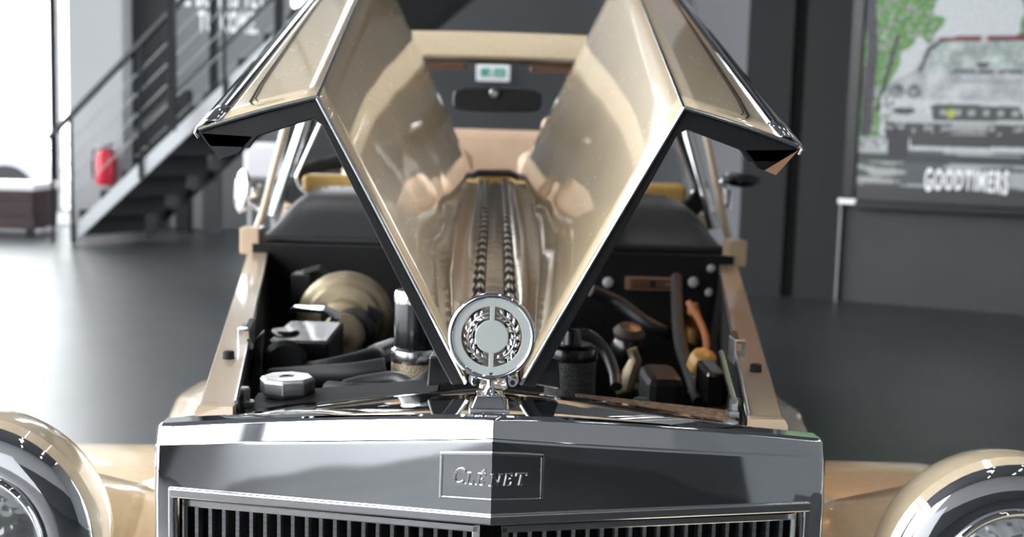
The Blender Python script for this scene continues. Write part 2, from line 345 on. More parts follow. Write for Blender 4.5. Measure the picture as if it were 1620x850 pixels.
# ------------------------------------------------------------------ poster (flat print: vertex-coloured sheet)
def make_poster():
    bl = on_wall(1353, 316, .035); br = on_wall(1620, 333, .035); wlen = (br-bl).length*1.22; u = wd; zb = bl.z
    zt = on_wall(1362, 0, .035).z + .75
    ps = thing('poster', 'large printed poster of a white vintage convertible under green trees on the dark right wall', 'poster', bl)
    Hh = zt-zb; NX, NY = 210, 230
    zpx = lambda py: (on_wall(1480, py, .035).z-zb)
    upx = lambda px: (on_wall(px, 200, .035)-bl).dot(u)
    import mathutils.noise as nz
    k = upx(1500)-upx(1400); k /= 100
    def inpoly(x, y, poly):
        c = False; j = len(poly)-1
        for i in range(len(poly)):
            xi, yi = poly[i]; xj, yj = poly[j]
            if (yi > y) != (yj > y) and x < (xj-xi)*(y-yi)/(yj-yi)+xi: c = not c
            j = i
        return c
    ell = lambda x, y, cx, cy, rx, ry: ((x-cx)/rx)**2+((y-cy)/ry)**2 < 1
    def colour(x, y):   # x,y in poster pixels (photograph scale)
        n = nz.noise(V((x*.035, y*.035, 0))); n3 = nz.noise(V((x*.11, y*.11, 4))); nf = nz.noise(V((x*.3, y*.3, 9)))
        c = (.62, .64, .65)
        tree = (y < 60+25*n and x < 1470+30*n) or (x < 1405+20*n and y < 230) or (x > 1590 + 12*n and y < 55+20*n) or y < -30+50*n
        if tree:
            c = (.10, .30, .06) if n3 > 0 else (.30, .55, .16)
            if n3+n*.5 < -.22: c = (.62, .68, .6)
            if nf > .25: c = (.03, .07, .03)
        if abs(x-(1368+.10*(y-80)**1 if y < 80 else 1366-(y-80)*.02)) < 9+5*n and y < 210: c = (.05, .045, .06)
        if abs(x-(1404-(y-60)*.22)) < 3.5 and 50 < y < 170: c = (.05, .05, .05)
        # street
        if y > 212:
            s_ = nz.noise(V((x*.012, y*.11, 2))); c = (.10, .11, .115) if s_ > .02 else (.45, .46, .46)
            if 238 < y < 252: c = (.05, .06, .06)
            if y > 290: c = (.05, .05, .052)
        # car
        body = [(1388,232),(1384,150),(1400,122),(1436,105),(1446,70),(1470,52),(1640,48),(1700,52),(1740,105),(1770,130),(1775,230)]
        if inpoly(x, y, body):
            c = (.62+.15*n3, .64+.15*n3, .65+.15*n3)
            if inpoly(x, y, [(1449,104),(1456,76),(1474,60),(1640,56),(1640,98)]): c = (.45, .56, .5) if n3 > -.1 else (.66, .7, .68)
            if inpoly(x, y, [(1441,108),(1453,70),(1476,54),(1480,58),(1459,74),(1447,108)]): c = (.06, .06, .06)
            if y < 59 and x > 1472: c = (.20, .035, .05)
            if abs(x-1540) < 5 and y < 59: c = (.6, .6, .55)
            if 103 < y < 109 and x > 1490 and n3 > -.2: c = (.14, .14, .14)
            if ell(x, y, 1541, 96, 11, 4): c = (.08, .09, .08)
            if 118 < y < 124 and 1495 < x < 1600: c = (.42, .48, .46)
        if y < 212 or x < 1440:
            for cx_ in (1411, 1437):
                if ell(x, y, cx_, 138, 10.5, 11): c = (.10, .10, .10)
                if ell(x, y, cx_, 138, 7.5, 8): c = (.50, .52, .53) if n3 > -.05 else (.15, .15, .16)
            if ell(x, y, 1423, 169, 19, 6): c = (.06, .06, .06)
            if inpoly(x, y, [(1464,160),(1480,157),(1600,160),(1612,182),(1470,184)]):
                c = (.07, .08, .07)
                if abs((x % 22)-11) < 5 and 166 < y < 176: c = (.4, .42, .42)
                if ell(x, y, 1497, 172, 7, 7): c = (.50, .55, .08)
            if inpoly(x, y, [(1390,176),(1462,176),(1466,184),(1620,184),(1620,190),(1392,188)]): c = (.55, .58, .58)
            if 188 < y < 212 and x > 1395: c = (.06, .06, .062) if n3 < .22 else (.35, .35, .36)
            if inpoly(x, y, [(1500,189),(1555,189),(1553,212),(1502,212)]): c = (.40, .41, .41) if abs(y-201) > 3 or nf > .1 else (.12, .12, .12)
        if inpoly(x, y, [(1398,200),(1434,200),(1433,245),(1402,247)]): c = (.035, .035, .04)
        if inpoly(x, y, [(1434,205),(1640,205),(1640,223),(1438,226)]): c = (.055, .055, .055)
        if inpoly(x, y, body) and y < 150: c = tuple(v*(.78+.45*n) for v in c)
        if tree and n3 < -.05: c = tuple(v*.55 for v in c)
        c = tuple(max(.008, .72*v*(1+.25*nf)) for v in c)
        return c
    vs_, fs_, cols = [], [], []
    pxs = [1353+(i/NX)*(wlen/k) for i in range(NX+1)]
    for j in range(NY+1):
        z = zb+Hh*j/NY
        for i in range(NX+1): vs_.append(bl+u*(wlen*i/NX)+V((0,0,z-bl.z)))
    # pixel row for a height
    y0 = 316.0; py_per_m = (316-0)/(on_wall(1480, 8, .035).z-on_wall(1480, 324, .035).z)
    me = bpy.data.meshes.new('print')
    for j in range(NY):
        for i in range(NX): a_ = j*(NX+1)+i; fs_.append((a_, a_+1, a_+NX+2, a_+NX+1))
    me.from_pydata([tuple(v) for v in vs_], [], fs_)
    ca = me.color_attributes.new('print', 'FLOAT_COLOR', 'POINT')
    for j in range(NY+1):
        y = y0-(Hh*j/NY)*py_per_m
        for i in range(NX+1):
            ca.data[j*(NX+1)+i].color = (*colour(pxs[i], y), 1)
    m = bpy.data.materials.new('poster_print'); m.use_nodes = True; n = m.node_tree; b = n.nodes['Principled BSDF']; b.inputs['Roughness'].default_value = .45
    vc = n.nodes.new('ShaderNodeVertexColor'); vc.layer_name = 'print'; n.links.new(vc.outputs[0], b.inputs['Base Color']); me.materials.append(m)
    o = bpy.data.objects.new('printed_sheet', me); C.objects.link(o); o.parent = ps; o.matrix_parent_inverse = Matrix.Translation(-bl)
    f0 = bl-wn*.02; tp = V((0,0,Hh))
    bk = MB().prism([bl-wn*.004, bl+u*wlen-wn*.004, bl+u*wlen-wn*.03, bl-wn*.03], tp).build('backing_board', BLACKS, ps)
    MB().bar(bl+V((0,0,-.03))+wn*.01, bl+u*wlen+V((0,0,-.03))+wn*.01, .03, .05).build('bottom_rail', BLACKS, ps, bevel=.004)
    MB().bar(bl-u*.05+wn*.005, bl-u*.05+tp+wn*.005, .07, .03, tuple(wn)).build('side_rail', BLACKS, ps)
    # word in white capitals
    tb = on_wall(1527, 300, .04); tt = on_wall(1527, 270, .04); vs_, fs_ = text_mesh('GOODTIMERS', (tt.z-tb.z)/.7, .003, .005, .40)
    wsp = max(v.x for v in vs_)
    MB().add([tb+u*v.x+V((0,0,v.y*(1+.22*(v.x/wsp)**2)-.02*(v.x/wsp)**2))+wn*v.z for v in vs_], fs_).build('lettering', WHITE, ps)
    # slim steel stand at the lower left corner
    q0 = on_wall(1331, 482, .04); q1 = on_wall(1331, 318, .04); q0 = V((q1.x, q1.y, 0))
    MB().tube([q0, q1], .008, 8).build('support_rod', CABLE, ps)
    MB().bar(q1-u*.02, q1+u*.1, .03, .035).build('rod_bracket', WHITE, ps)
make_poster()

# ceiling light tubes (front right part of the hall)
TUBE = mat('light_tube', (1, 1, 1), .5, emit=((1, .97, .92), 14))
for k in range(4):
    for r_ in range(2):
        x = 1.2+r_*2.2; y = -4.2+k*2.6; z = 6.9
        lt = thing('ceiling_light', 'slim white tube light hung below the ceiling, outside the picture', 'light', (x, y, z), 'tube lights under the ceiling')
        MB().bar((x, y-.6, z), (x, y+.6, z), .05, .03, (0,0,1)).build('tube', TUBE, lt)
        MB().bar((x, y-.62, z+.035), (x, y+.62, z+.035), .09, .035, (0,0,1)).build('housing', WHITE, lt)
        for dy in (-.5, .5): MB().tube([(x, y+dy, z+.05), (x, y+dy, ZC)], .004, 6).build('hanger', CABLE, lt)

# ================================================================== CAR
XC = .005
car = thing('classic_car', 'cream neo-classic car seen from the front with its butterfly hood raised and chrome radiator shell', 'car', (XC, 1.2, 0))
mir = lambda p, s: V((XC+s*p[0], p[1], p[2]))     # p given for the +x side

# ---------- radiator shell
HW = .305
def vy(x, y0=1.0): return y0 + .062*abs(x)/HW       # V-shaped front in plan
def arch(x, zc, ze): t = abs(x)/HW; return zc-(zc-ze)*t**1.7
ZL = .34
def mix3(x, c, m, e):
    ax = abs(x); return lerp(c, m, ax/.152) if ax < .152 else lerp(m, e, (ax-.152)/(HW-.152))
def sm(x, c, m, e):   # smooth arch through centre, middle and edge heights
    t = abs(x)/HW; k = math.log(max(1e-4, (c-m)/(c-e)))/math.log(.152/HW); return c-(c-e)*t**k
def section(x):
    ft = sm(x, .8757, .8643, .8462); ft += .0015; yf = vy(x, 1.0062); yc = vy(x, 1.0)
    rt_ = sm(x, .8735, .8580, .8368)
    return [V((x, 1.165, rt_-.006)), V((x, 1.140, rt_)), V((x, 1.10, lerp(rt_, ft, .45)+.001)), V((x, yf+.022, ft+.0005)), V((x, yf+.004, ft+.0002)), V((x, yf, ft-.0015)),
            V((x, yc+.0005, sm(x, .8600, .8462, .8335))), V((x, yc-.0006, sm(x, .8585, .8448, .8322))), V((x, yc-.0032, sm(x, .825, .820, .810))), V((x, yc-.0062, .790))]
xs = [-HW, -HW+.004, -.289] + [-.26+.02*i for i in range(13)] + [-.006, 0]
xs = sorted(set([round(v, 4) for v in xs] + [round(-v, 4) for v in xs]))
rows = []
for x in xs:
    s_ = section(x)
    if abs(x) >= HW-.001: s_ = [V((x, p.y+.006, p.z-.003 if i < 8 else p.z)) for i, p in enumerate(s_)]
    rows.append([V((XC+p.x, p.y, p.z)) for p in s_])
mb = MB(); mb.grid(rows)
for s in (-1, 1):
    # side strips beside the grille, side walls
    a = [mir((HW-.004, vy(HW-.004)-.0062, .790), s), mir((.289, vy(.289)-.0062, .790), s)]
    b = [p-V((0,0,.790-ZL)) for p in a]; mb.add([a[0], a[1], b[1], b[0]], [(0,1,2,3)])
    sec = [mir((HW, p.y, p.z), 1) for p in section(HW)]
    side_top = [V((XC+s*HW, p.y+.006, p.z-(.003 if i < 8 else 0))) for i, p in enumerate(section(HW))]
    a2 = [a[0], side_top[-1]]; mb.add([a2[0], a2[1], a2[1]-V((0,0,.45)), b[0]], [(0,1,2,3)])
    low = [V((p.x, p.y, ZL)) for p in side_top]
    for i in range(len(side_top)-1): mb.add([side_top[i], side_top[i+1], low[i+1], low[i]], [(0,1,2,3)])
shell = mb.build('radiator_shell', CHROME, car, True, bevel=.0025, seg=3, angle=14)
lab(shell, 'polished chrome radiator shell with a vee front')
# black core behind the grille
mb = MB()
for s in (-1, 1):
    mb.add([mir((0, 1.045, .80), s), mir((.292, 1.10, .80), s), mir((.292, 1.10, ZL), s), mir((0, 1.045, ZL), s)], [(0,1,2,3)])
mb.build('radiator_core', BLACKP, car)
# grille frames and slats
grille = MB()
for s in (-1, 1):
    p0 = mir((.0, vy(0)-.003, .789), s); p1 = mir((.289, vy(.289)-.003, .789), s)
    grille.prism([p0+V((0,-.007,-.003)), p1+V((0,-.007,-.003)), p1+V((0,-.007,.006)), p0+V((0,-.007,.006))], (0,.012,0))
    grille.prism([p1+V((0,-.007,0)), p1+V((0,-.007,-.45)), p1+V((-s*.006,-.007,-.45)), p1+V((-s*.006,-.007,0))], (0,.012,0))
gr = grille.build('grille_surround', CHROMEB, car, bevel=.0015)
inner = MB()
for s in (-1, 1):
    q0 = mir((.010, vy(.01)+.008, .779), s); q1 = mir((.281, vy(.281)+.008, .779), s); n_ = (q1-q0).normalized()
    inner.prism([q0, q1, q1-V((0,0,.006)), q0-V((0,0,.006))], (0,.014,0))
    for q, sg in ((q0, 1), (q1, -1)): inner.prism([q, q+n_*sg*.006, q+n_*sg*.006-V((0,0,.44)), q-V((0,0,.44))], (0,.014,0))
inner.build('grille_frame', CHROMEB, gr, bevel=.001)
sl0 = MB().box((-.0016, 0, -.43), (.0016, .02, 0)).build('grille_slat', STEEL, gr)
sl0.matrix_parent_inverse = Matrix.Translation(-origin(gr)); first = True
for s in (-1, 1):
    for i in range(20):
        x = .022+.0129*i; p = mir((x, vy(x)+.010, .774), s)
        o = sl0 if first else dup(sl0, gr); first = False
        o.location = p
# horizontal bracing dark bars inside grille not visible
# nameplate
def fold(x, z, off): return V((XC+x, vy(x, 1.0)-.0062+(z-.79)*.083-off+.0003, z))
pz = lambda x: .5
mb = MB(); zt0, zb0 = .8455, .8065
def plate(x0, x1, zt_, zb_, off, n=6, dep=.003):
    rws = []
    for i in range(n+1):
        x = lerp(x0, x1, i/n); rws.append([fold(x, lerp(zb_(x), zt_(x), j/1), off) for j in range(2)])
    return rws
ptop = lambda x: .8475-.075*abs(x); pbot = lambda x: .8085-.02*abs(x)
def plate_solid(mb, x0, x1, zt_, zb_, o0, o1):
    n = 2; P_ = [x0, x1]
    for a_, b_ in zip(P_, P_[1:]):
        mb.hexa([fold(a_, zb_(a_), o1), fold(b_, zb_(b_), o1), fold(b_, zb_(b_), o0), fold(a_, zb_(a_), o0),
                 fold(a_, zt_(a_), o1), fold(b_, zt_(b_), o1), fold(b_, zt_(b_), o0), fold(a_, zt_(a_), o0)])
NB = MB()
for s in (-1, 1): plate_solid(NB, 0, s*.0435, ptop, pbot, 0, .003)
npl = NB.build('nameplate', CHROME, shell, bevel=.0006)
RM = MB()
for s in (-1, 1):
    plate_solid(RM, 0, s*.0445, lambda x: ptop(x)+.0012, lambda x: ptop(x)-.0012, 0, .0042)
    plate_solid(RM, s*.0422, s*.0445, lambda x: ptop(x)+.0005, lambda x: pbot(x)-.0005, 0, .0042)
    plate_solid(RM, 0, s*.0445, lambda x: pbot(x)+.0006, lambda x: pbot(x)-.0012, 0, .0042)
RM.build('nameplate_rim', CHROMEB, shell, bevel=.0004)
# raised serif letters, drawn as strokes
def arc(cx, cy, rx, ry, a0, a1, n=12): return [(cx+rx*math.cos(math.radians(lerp(a0, a1, i/n))), cy+ry*math.sin(math.radians(lerp(a0, a1, i/n)))) for i in range(n+1)]
GL = {'C': [(arc(.45,.5,.42,.5,48,318), .15), ([(.74,.72),(.76,.98)], .06), ([(.76,.2),(.80,.05)], .05)],
      'L': [([(.15,0),(.15,1)], .14), ([(0,1),(.32,1)], .06), ([(0,0),(.7,0)], .07), ([(.68,0),(.72,.28)], .06)],
      'E': [([(.15,0),(.15,1)], .14), ([(0,1),(.68,1)], .07), ([(0,0),(.7,0)], .07), ([(.15,.52),(.52,.52)], .06), ([(.68,0),(.73,.25)], .06), ([(.66,1),(.68,.78)], .06), ([(.52,.42),(.52,.62)], .05)],
      'A': [([(.35,1.14),(.58,1.36)], .11)],
      'N': [([(.12,0),(.12,1)], .07), ([(.12,1),(.85,0)], .15), ([(.85,0),(.85,1)], .07), ([(-.03,0),(.27,0)], .06), ([(-.05,1),(.2,1)], .06), ([(.7,1),(1,1)], .06)],
      'T': [([(.45,0),(.45,1)], .14), ([(0,1),(.9,1)], .07), ([(.27,0),(.63,0)], .06), ([(0,1),(-.02,.76)], .06), ([(.9,1),(.92,.76)], .06)]}
LB = MB()
def letter(ch, x0, z0, h, w_):
    for pts, wd_ in GL[ch]:
        P_ = [(x0+px*w_+.22*py*h*.9, z0+py*h) for px, py in pts]
        for (xa_, za_), (xb_, zb_) in zip(P_, P_[1:]):
            dx, dz_ = xb_-xa_, zb_-za_; L_ = math.hypot(dx, dz_) or 1; nx, nz_ = -dz_/L_*wd_*h/2, dx/L_*wd_*h/2
            ex, ez = dx/L_*h*.02, dz_/L_*h*.02
            q = [(xa_-nx-ex, za_-nz_-ez), (xb_-nx+ex, zb_-nz_+ez), (xb_+nx+ex, zb_+nz_+ez), (xa_+nx-ex, za_+nz_-ez)]
            LB.hexa([fold(x, z, .0028) for x, z in q] + [fold(x, z, .0058) for x, z in q])
letter('C', -.0335, .8205, .0125, .0110); letter('L', -.0225, .8205, .0098, .0086); letter('E', -.0135, .8205, .0098, .0086); letter('A', -.0135, .8205, .0098, .0086)
letter('N', -.0020, .8203, .0098, .0094); letter('E', .0105, .8203, .0098, .0086); letter('T', .0200, .8203, .0098, .0098)
lab(LB.build('lettering', CHROMEB, shell), 'raised slanted capital letters on the nameplate')

# ---------- radiator-cap ornament: base, stem, medallion
mc = at(778, 533, 1.045)
base_c = V((mc.x-.0005, 1.045, .8815))
orn = MB()
orn.hexa([base_c+V((-.0165,-.018,-.004)), base_c+V((.0165,-.018,-.004)), base_c+V((.0165,.02,-.004)), base_c+V((-.0165,.02,-.004)),
          base_c+V((-.0115,-.012,.008)), base_c+V((.0115,-.012,.008)), base_c+V((.0115,.012,.008)), base_c+V((-.0115,.012,.008))])
orn.box(tuple(base_c+V((-.018,-.020,-.008))), tuple(base_c+V((.018,.022,-.002))))
ob = orn.build('ornament_base', CHROME, car, bevel=.0015, seg=3)
ztop = mc.z-.0395
MB().lathe([(.011,0),(.0085,.002),(.0045,.005),(.003,.009),(.0026,.015),(.003,ztop-base_c.z-.006),(.0045,ztop-base_c.z+.002)], base_c+V((0,0,.006)), (0,0,1), 24).build('stem', CHROME, ob, True)
med = MB()
R0 = .0362
ring = [(R0+.0026*math.cos(a), .003*math.sin(a)) for a in [2*PI*i/14 for i in range(15)]]
mdir = V((0,-1,.08)).normalized()
medo = med.lathe(ring, mc, mdir, 72).build('medallion_ring', CHROME, car, True, angle=180)
fr = MB(); fr.lathe([(.0268,-.0012),(.0268,.0012),(.0355,.0012),(.0355,-.0012),(.0268,-.0012)], mc, mdir, 64)
fr.lathe([(0,.0014),(.0145,.0014),(.0148,.0008),(.0148,-.0012),(0,-.0012)], mc, mdir, 48)
for s in (-1, 1):
    up_ = V((0,.08,1)).normalized(); c_ = mc+up_*s*.0205
    fr.prism([c_+V((-.0022,0,0))-up_*.0066-mdir*.001, c_+V((.0022,0,0))-up_*.0066-mdir*.001, c_+V((.0022,0,0))+up_*.0066-mdir*.001, c_+V((-.0022,0,0))+up_*.0066-mdir*.001], mdir*.0022)
lab(fr.build('medallion_face', FROST, medo, bevel=.0003, seg=1), 'frosted white face with a round centre and a vertical bar')
up_ = V((0,.08,1)).normalized(); rx_ = V((1,0,0)); ln = []
for s in (-1, 1):
    for i in range(9):
        a = math.radians(-68+i*17)
        for k_, rr in ((0, .0232), (1, .0185)):
            c_ = mc+rx_*s*math.cos(a)*rr+up_*math.sin(a)*rr; tdir = (-rx_*s*math.sin(a)+up_*math.cos(a)); o_ = (rx_*s*math.cos(a)+up_*math.sin(a))
            d_ = (tdir*1.0+o_*(.55 if k_ == 0 else -.5)).normalized(); n_ = d_.cross(mdir)
            lf = MB(); L_ = .0056; Wd = .0016
            lf.add([c_-d_*L_*.6, c_+n_*Wd+mdir*.0002, c_+d_*L_*.7, c_-n_*Wd+mdir*.0002, c_+mdir*.0013, c_-mdir*.0004], [(0,1,4),(1,2,4),(2,3,4),(3,0,4),(1,0,5),(2,1,5),(3,2,5),(0,3,5)])
            lf.build('laurel_leaf', CHROMEB, medo)
    MB().tube([mc+rx_*s*math.cos(math.radians(a))*.0208+up_*math.sin(math.radians(a))*.0208 for a in range(-80, 81, 10)], .0007, 6).build('laurel_branch', CHROMEB, medo, True)

# ---------- hood panels
FY = 1.12
hx = [(0, .026), (.25, .043), (.5, .049), (1, .043)]
def Hl(t): return V((interp(hx, t), lerp(FY, 2.66, t), lerp(.882, 1.006, t)+.006*math.sin(PI*t)))
def Kl(t): return V((lerp(.1695, .269, t), lerp(FY, 2.66, t)+0, lerp(1.146, 1.492, t)))
def Tl(t): return V((lerp(.2775, .360, t), lerp(FY, 2.66, t), lerp(1.1135, 1.458, t)))
def crown(s_, t): return math.sin(PI*s_)*(.0008+.0008*t)
def inner_pt(s_, t, off=0):
    a, b = Hl(t), Kl(t); d = (b-a); n = V((-d.z, 0, d.x)).normalized()     # towards the centre / up
    return a+d*s_+n*(crown(s_, t)+off)
def side_pt(s_, t, off=0):
    a, b = Kl(t), Tl(t); d = b-a; n = V((-d.z, 0, d.x)).normalized()
    return a+d*s_+n*(.0015*math.sin(PI*s_)+off)
PANELM = PAINT.copy(); PANELM.name = 'beige_hood_paint'
pn = PANELM.node_tree; pb = pn.nodes['Principled BSDF']
tcn = pn.nodes.new('ShaderNodeTexCoord'); mpp = pn.nodes.new('ShaderNodeMapping'); mpp.inputs['Scale'].default_value = (1, 1, .45)
vo = pn.nodes.new('ShaderNodeTexVoronoi'); vo.inputs['Scale'].default_value = 110; vo.inputs['Randomness'].default_value = 1
ns = pn.nodes.new('ShaderNodeTexNoise'); ns.inputs['Scale'].default_value = 9
thr = pn.nodes.new('ShaderNodeMath'); thr.operation = 'LESS_THAN'; thr.inputs[1].default_value = .13
mk = pn.nodes.new('ShaderNodeMath'); mk.operation = 'GREATER_THAN'; mk.inputs[1].default_value = .56
mu = pn.nodes.new('ShaderNodeMath'); mu.operation = 'MULTIPLY'; mxr = pn.nodes.new('ShaderNodeMapRange'); mxr.inputs[3].default_value = .02; mxr.inputs[4].default_value = .6
pn.links.new(tcn.outputs['Object'], mpp.inputs[0]); pn.links.new(mpp.outputs[0], vo.inputs[0]); pn.links.new(tcn.outputs['Object'], ns.inputs[0])
pn.links.new(vo.outputs['Distance'], thr.inputs[0]); pn.links.new(ns.outputs[0], mk.inputs[0]); pn.links.new(thr.outputs[0], mu.inputs[0]); pn.links.new(mk.outputs[0], mu.inputs[1])
pn.links.new(mu.outputs[0], mxr.inputs[0]); pn.links.new(mxr.outputs[0], pb.inputs['Coat Roughness'])
for s in (-1, 1):
    nm = 'left' if s < 0 else 'right'
    NTt, NS = 24, 10
    T_ = [i/NTt for i in range(NTt+1)]
    mb = MB(); mb.grid([[mir(inner_pt(j/NS, t), s) for j in range(NS+1)] for t in T_])
    top = mb.build('hood_panel', PANELM, car, True); lab(top, 'glossy beige raised hood panel on the %s of the picture' % nm)
    md = top.modifiers.new('s', 'SOLIDIFY'); md.thickness = .0012; md.offset = 0
    mb = MB(); mb.grid([[mir(side_pt(j/6, t), s) for j in range(7)] for t in T_])
    sd = mb.build('side_skin', PANELM, top, True); md = sd.modifiers.new('s', 'SOLIDIFY'); md.thickness = .0012; md.offset = 0
    mb = MB(); mb.grid([[mir(inner_pt(j/NS, t, -.004), s) for j in range(NS+1)] + [mir(side_pt(j/6, t, -.004), s) for j in range(1, 7)] for t in T_])
    lab(mb.build('hood_liner', BLACKS, top, True), 'black underside of the hood panel')
    # crease bead, front edge beads, outer chrome strip
    MB().tube([mir(Kl(t)+V((0,0,.0004)), s) for t in T_], .0016, 8).build('crease_bead', CHROMEB, top, True)
    e = [mir(inner_pt(j/NS, 0, .0002)+V((0,-.002,0)), s) for j in range(NS+1)]
    MB().tube(e, .0022, 8).build('edge_trim', CHROMEB, top, True)
    e2 = [mir(side_pt(j/6, 0, .0002)+V((0,-.002,0)), s) for j in range(7)]
    MB().tube(e2, .0022, 8).build('edge_trim', CHROMEB, top, True)
    mb = MB(); outv = V((.0, 0, .0))
    mb.grid([[mir(Tl(t)+V(o), s) for o in ((-.020,0,.0070),(-.014,0,.0110),(-.006,0,.010),(-.002,0,.006),(.003,0,.003),(.0055,0,-.003),(.002,0,-.008))] for t in T_])
    cs = mb.build('chrome_strip', CHROME, top, True, angle=50); md = cs.modifiers.new('s', 'SOLIDIFY'); md.thickness = .002
    # front flange (black band seen edge on)
    fl1 = []; dep = .018
    d1 = (Kl(0)-Hl(0)).normalized(); n1 = V((d1.z, 0, -d1.x))            # outward, away from centre
    d2 = (Tl(0)-Kl(0)).normalized(); n2_ = V((d2.z, 0, -d2.x))
    if n2_.z > 0: n2_ = -n2_
    h0, k0, t0_ = Hl(0), Kl(0), Tl(0); y = V((0,.0005,0))
    ki = k0+n1*.0185+(-d1)*.020 if False else None
    # polygon: along the inner panel
    A1 = h0+n1*.001; A2 = k0; A3 = k0+V((.004, 0, -.0195)); A3b = k0+V((-.0045,0,-.0245)); A4 = h0+n1*.0135+d1*.03
    mb = MB(); mb.prism([mir(p+y, s) for p in (A1, A2, A3, A3b, A4, h0+n1*.013+d1*.004)], (0,.004,0))
    B2 = t0_+V((.001,0,-.001)); B5 = A3
    mb.prism([mir(p+y, s) for p in (A2, B2, V((.268,FY,1.098)), V((.232,FY,1.098)), V((.224,FY,1.109)), B5)], (0,.004,0))
    # returns going rearward
    mb.prism([mir(p, s) for p in (A3b+V((0,.004,0)), A4+V((0,.004,0)), A4+n1*-.002+V((0,.004,0)), A3b-n1*.002+V((0,.004,0)))], (0,.018,0))
    lab(mb.build('front_flange', BLACKS, top, bevel=.001), 'black folded flange along the front edge')
    # bottom lip of the side skin: bends inward and down along the whole length
    LF = [(.001,-.002),(-.019,-.027),(-.036,-.021),(-.050,-.004)]
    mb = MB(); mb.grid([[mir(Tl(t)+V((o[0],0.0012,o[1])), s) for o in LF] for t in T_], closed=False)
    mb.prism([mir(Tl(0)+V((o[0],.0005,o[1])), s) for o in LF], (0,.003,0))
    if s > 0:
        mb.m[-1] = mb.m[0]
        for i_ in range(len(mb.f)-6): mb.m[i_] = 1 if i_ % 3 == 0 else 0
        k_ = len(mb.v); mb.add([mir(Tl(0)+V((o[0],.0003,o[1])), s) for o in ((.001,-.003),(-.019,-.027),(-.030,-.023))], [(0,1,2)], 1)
    lp = mb.build('lower_lip', [BLACKG, mat('warm_lip_reflection', (.30,.17,.10), .25, 0, .8)], top, bevel=.0008); lab(lp, 'black lip folded under the hood side')  # brown: warm copper reflection put into the colour of the right lip only
    # pinstripes
    def stripe(off_in, wdt, tt0, ttlen):
        pts = []
        s0 = off_in
        # runs: parallel to the strip from rear to front, round corner, parallel to front edge, round corner, back along crease
        pl = [(s0+.10, .98)] + [(s0+.10*t, t) for t in [.9-.05*i for i in range(18)]]
        pl = [p for p in pl if p[1] > tt0+.035] + [(s0-.02, tt0+.022), (s0-.07, tt0+.008), (s0-.14, tt0), (.32, tt0), (.30, tt0)]
        fade = pl
        rws = []
        W3 = [side_pt(a_, b_, .0018) for a_, b_ in fade]
        mbs = MB()
        for i, p in enumerate(W3):
            d = (W3[min(i+1, len(W3)-1)]-W3[max(i-1, 0)]).normalized(); nn = V((0,0,1)); x_ = d.cross(nn).normalized()
            rws.append([mir(p-x_*wdt/2, s), mir(p+x_*wdt/2, s)])
        mbs.grid(rws); return mbs
    stripe(.66, .0026, .018, 0).build('pinstripe', PINS, top)
    stripe(.625, .0014, .024, 0).build('pinstripe', PINS, top)
    # black corner support at the foot of the panel
    f0 = mir((.030, FY+.004, .887), s); 
    P8 = [(.034,FY+.006,.881),(.064,FY+.006,.876),(.060,FY+.05,.876),(.034,FY+.05,.88),(.040,FY+.006,.908),(.062,FY+.006,.905),(.060,FY+.05,.905),(.040,FY+.05,.908)]
    lab(MB().hexa([mir(p, s) for p in P8]).build('corner_support', BLACKG, top, bevel=.002), 'black support block at the foot of the panel')
# ---------- centre spine with two piano hinges
N = 30
mb = MB(); mb.grid([[V((XC+x, lerp(FY-.01, 2.66, i/N), lerp(.884, 1.010, i/N)+.006*math.sin(PI*i/N)+z)) for x, z in ((-.0135,-.004),(-.0115,0),(0,.001),(.0115,0),(.0135,-.004))] for i in range(N+1)])
spine = mb.build('hood_spine', WOOD, car, True); lab(spine, 'pale centre strip between the two hood hinges')
md = spine.modifiers.new('s', 'SOLIDIFY'); md.thickness = .006; md.offset = -1
for s in (-1, 1):
    mb = MB(); rows = []
    for i in range(N+1):
        t = i/N; h = Hl(t); a = V((.0245, h.y, lerp(.884, 1.008, t)+.006*math.sin(PI*t)))
        rows.append([mir(lerp(a, h, k_)+V((0,0,.006*math.sin(PI*k_))), s) for k_ in (0,.25,.5,.75,1)])
    mb.grid(rows); mb.build('hinge_leaf', WOOD, spine, True)
    MB().grid([[V((XC+s*x, lerp(FY, 2.66, i/N), lerp(.882, 1.007, i/N)+.006*math.sin(PI*i/N)-.003)) for x in (.011, .0265)] for i in range(N+1)]).build('hinge_seat', BLACKP, spine)
kn = MB().tube([(0,-.0128,0),(0,.0128,0)], .0052, 12); kn_d = None
protos = [kn.build('hinge_knuckle', CHROMEB, spine, True, angle=40)]
me2 = protos[0].data.copy(); me2.materials.clear(); me2.materials.append(BLACKP)
for v_ in me2.vertices: v_.co.x *= .8; v_.co.z *= .8
for s in (-1, 1):
    n_k = 58; YL = FY-.012
    for i in range(n_k):
        t = (i+.5)/n_k; y = lerp(YL, 2.65, t); z = lerp(.8875, 1.013, t)+.006*math.sin(PI*t)
        o = protos[0] if (s < 0 and i == 0) else dup(protos[0], spine)
        if i % 2 == 1: o.data = me2
        o.location = (XC+s*.0185, y, z); o.rotation_euler = (math.radians(4.7), 0, 0)
    MB().tube([(XC+s*.0178, YL-.004, .8868), (XC+s*.0178, YL+.002, .8870)], [.0042, .0042], 14).tube([(XC+s*.0178, YL-.0046, .8868), (XC+s*.0178, YL-.003, .8868)], .0025, 10, mi=1).build('hinge_end', [CHROME, BLACKS], spine, True)

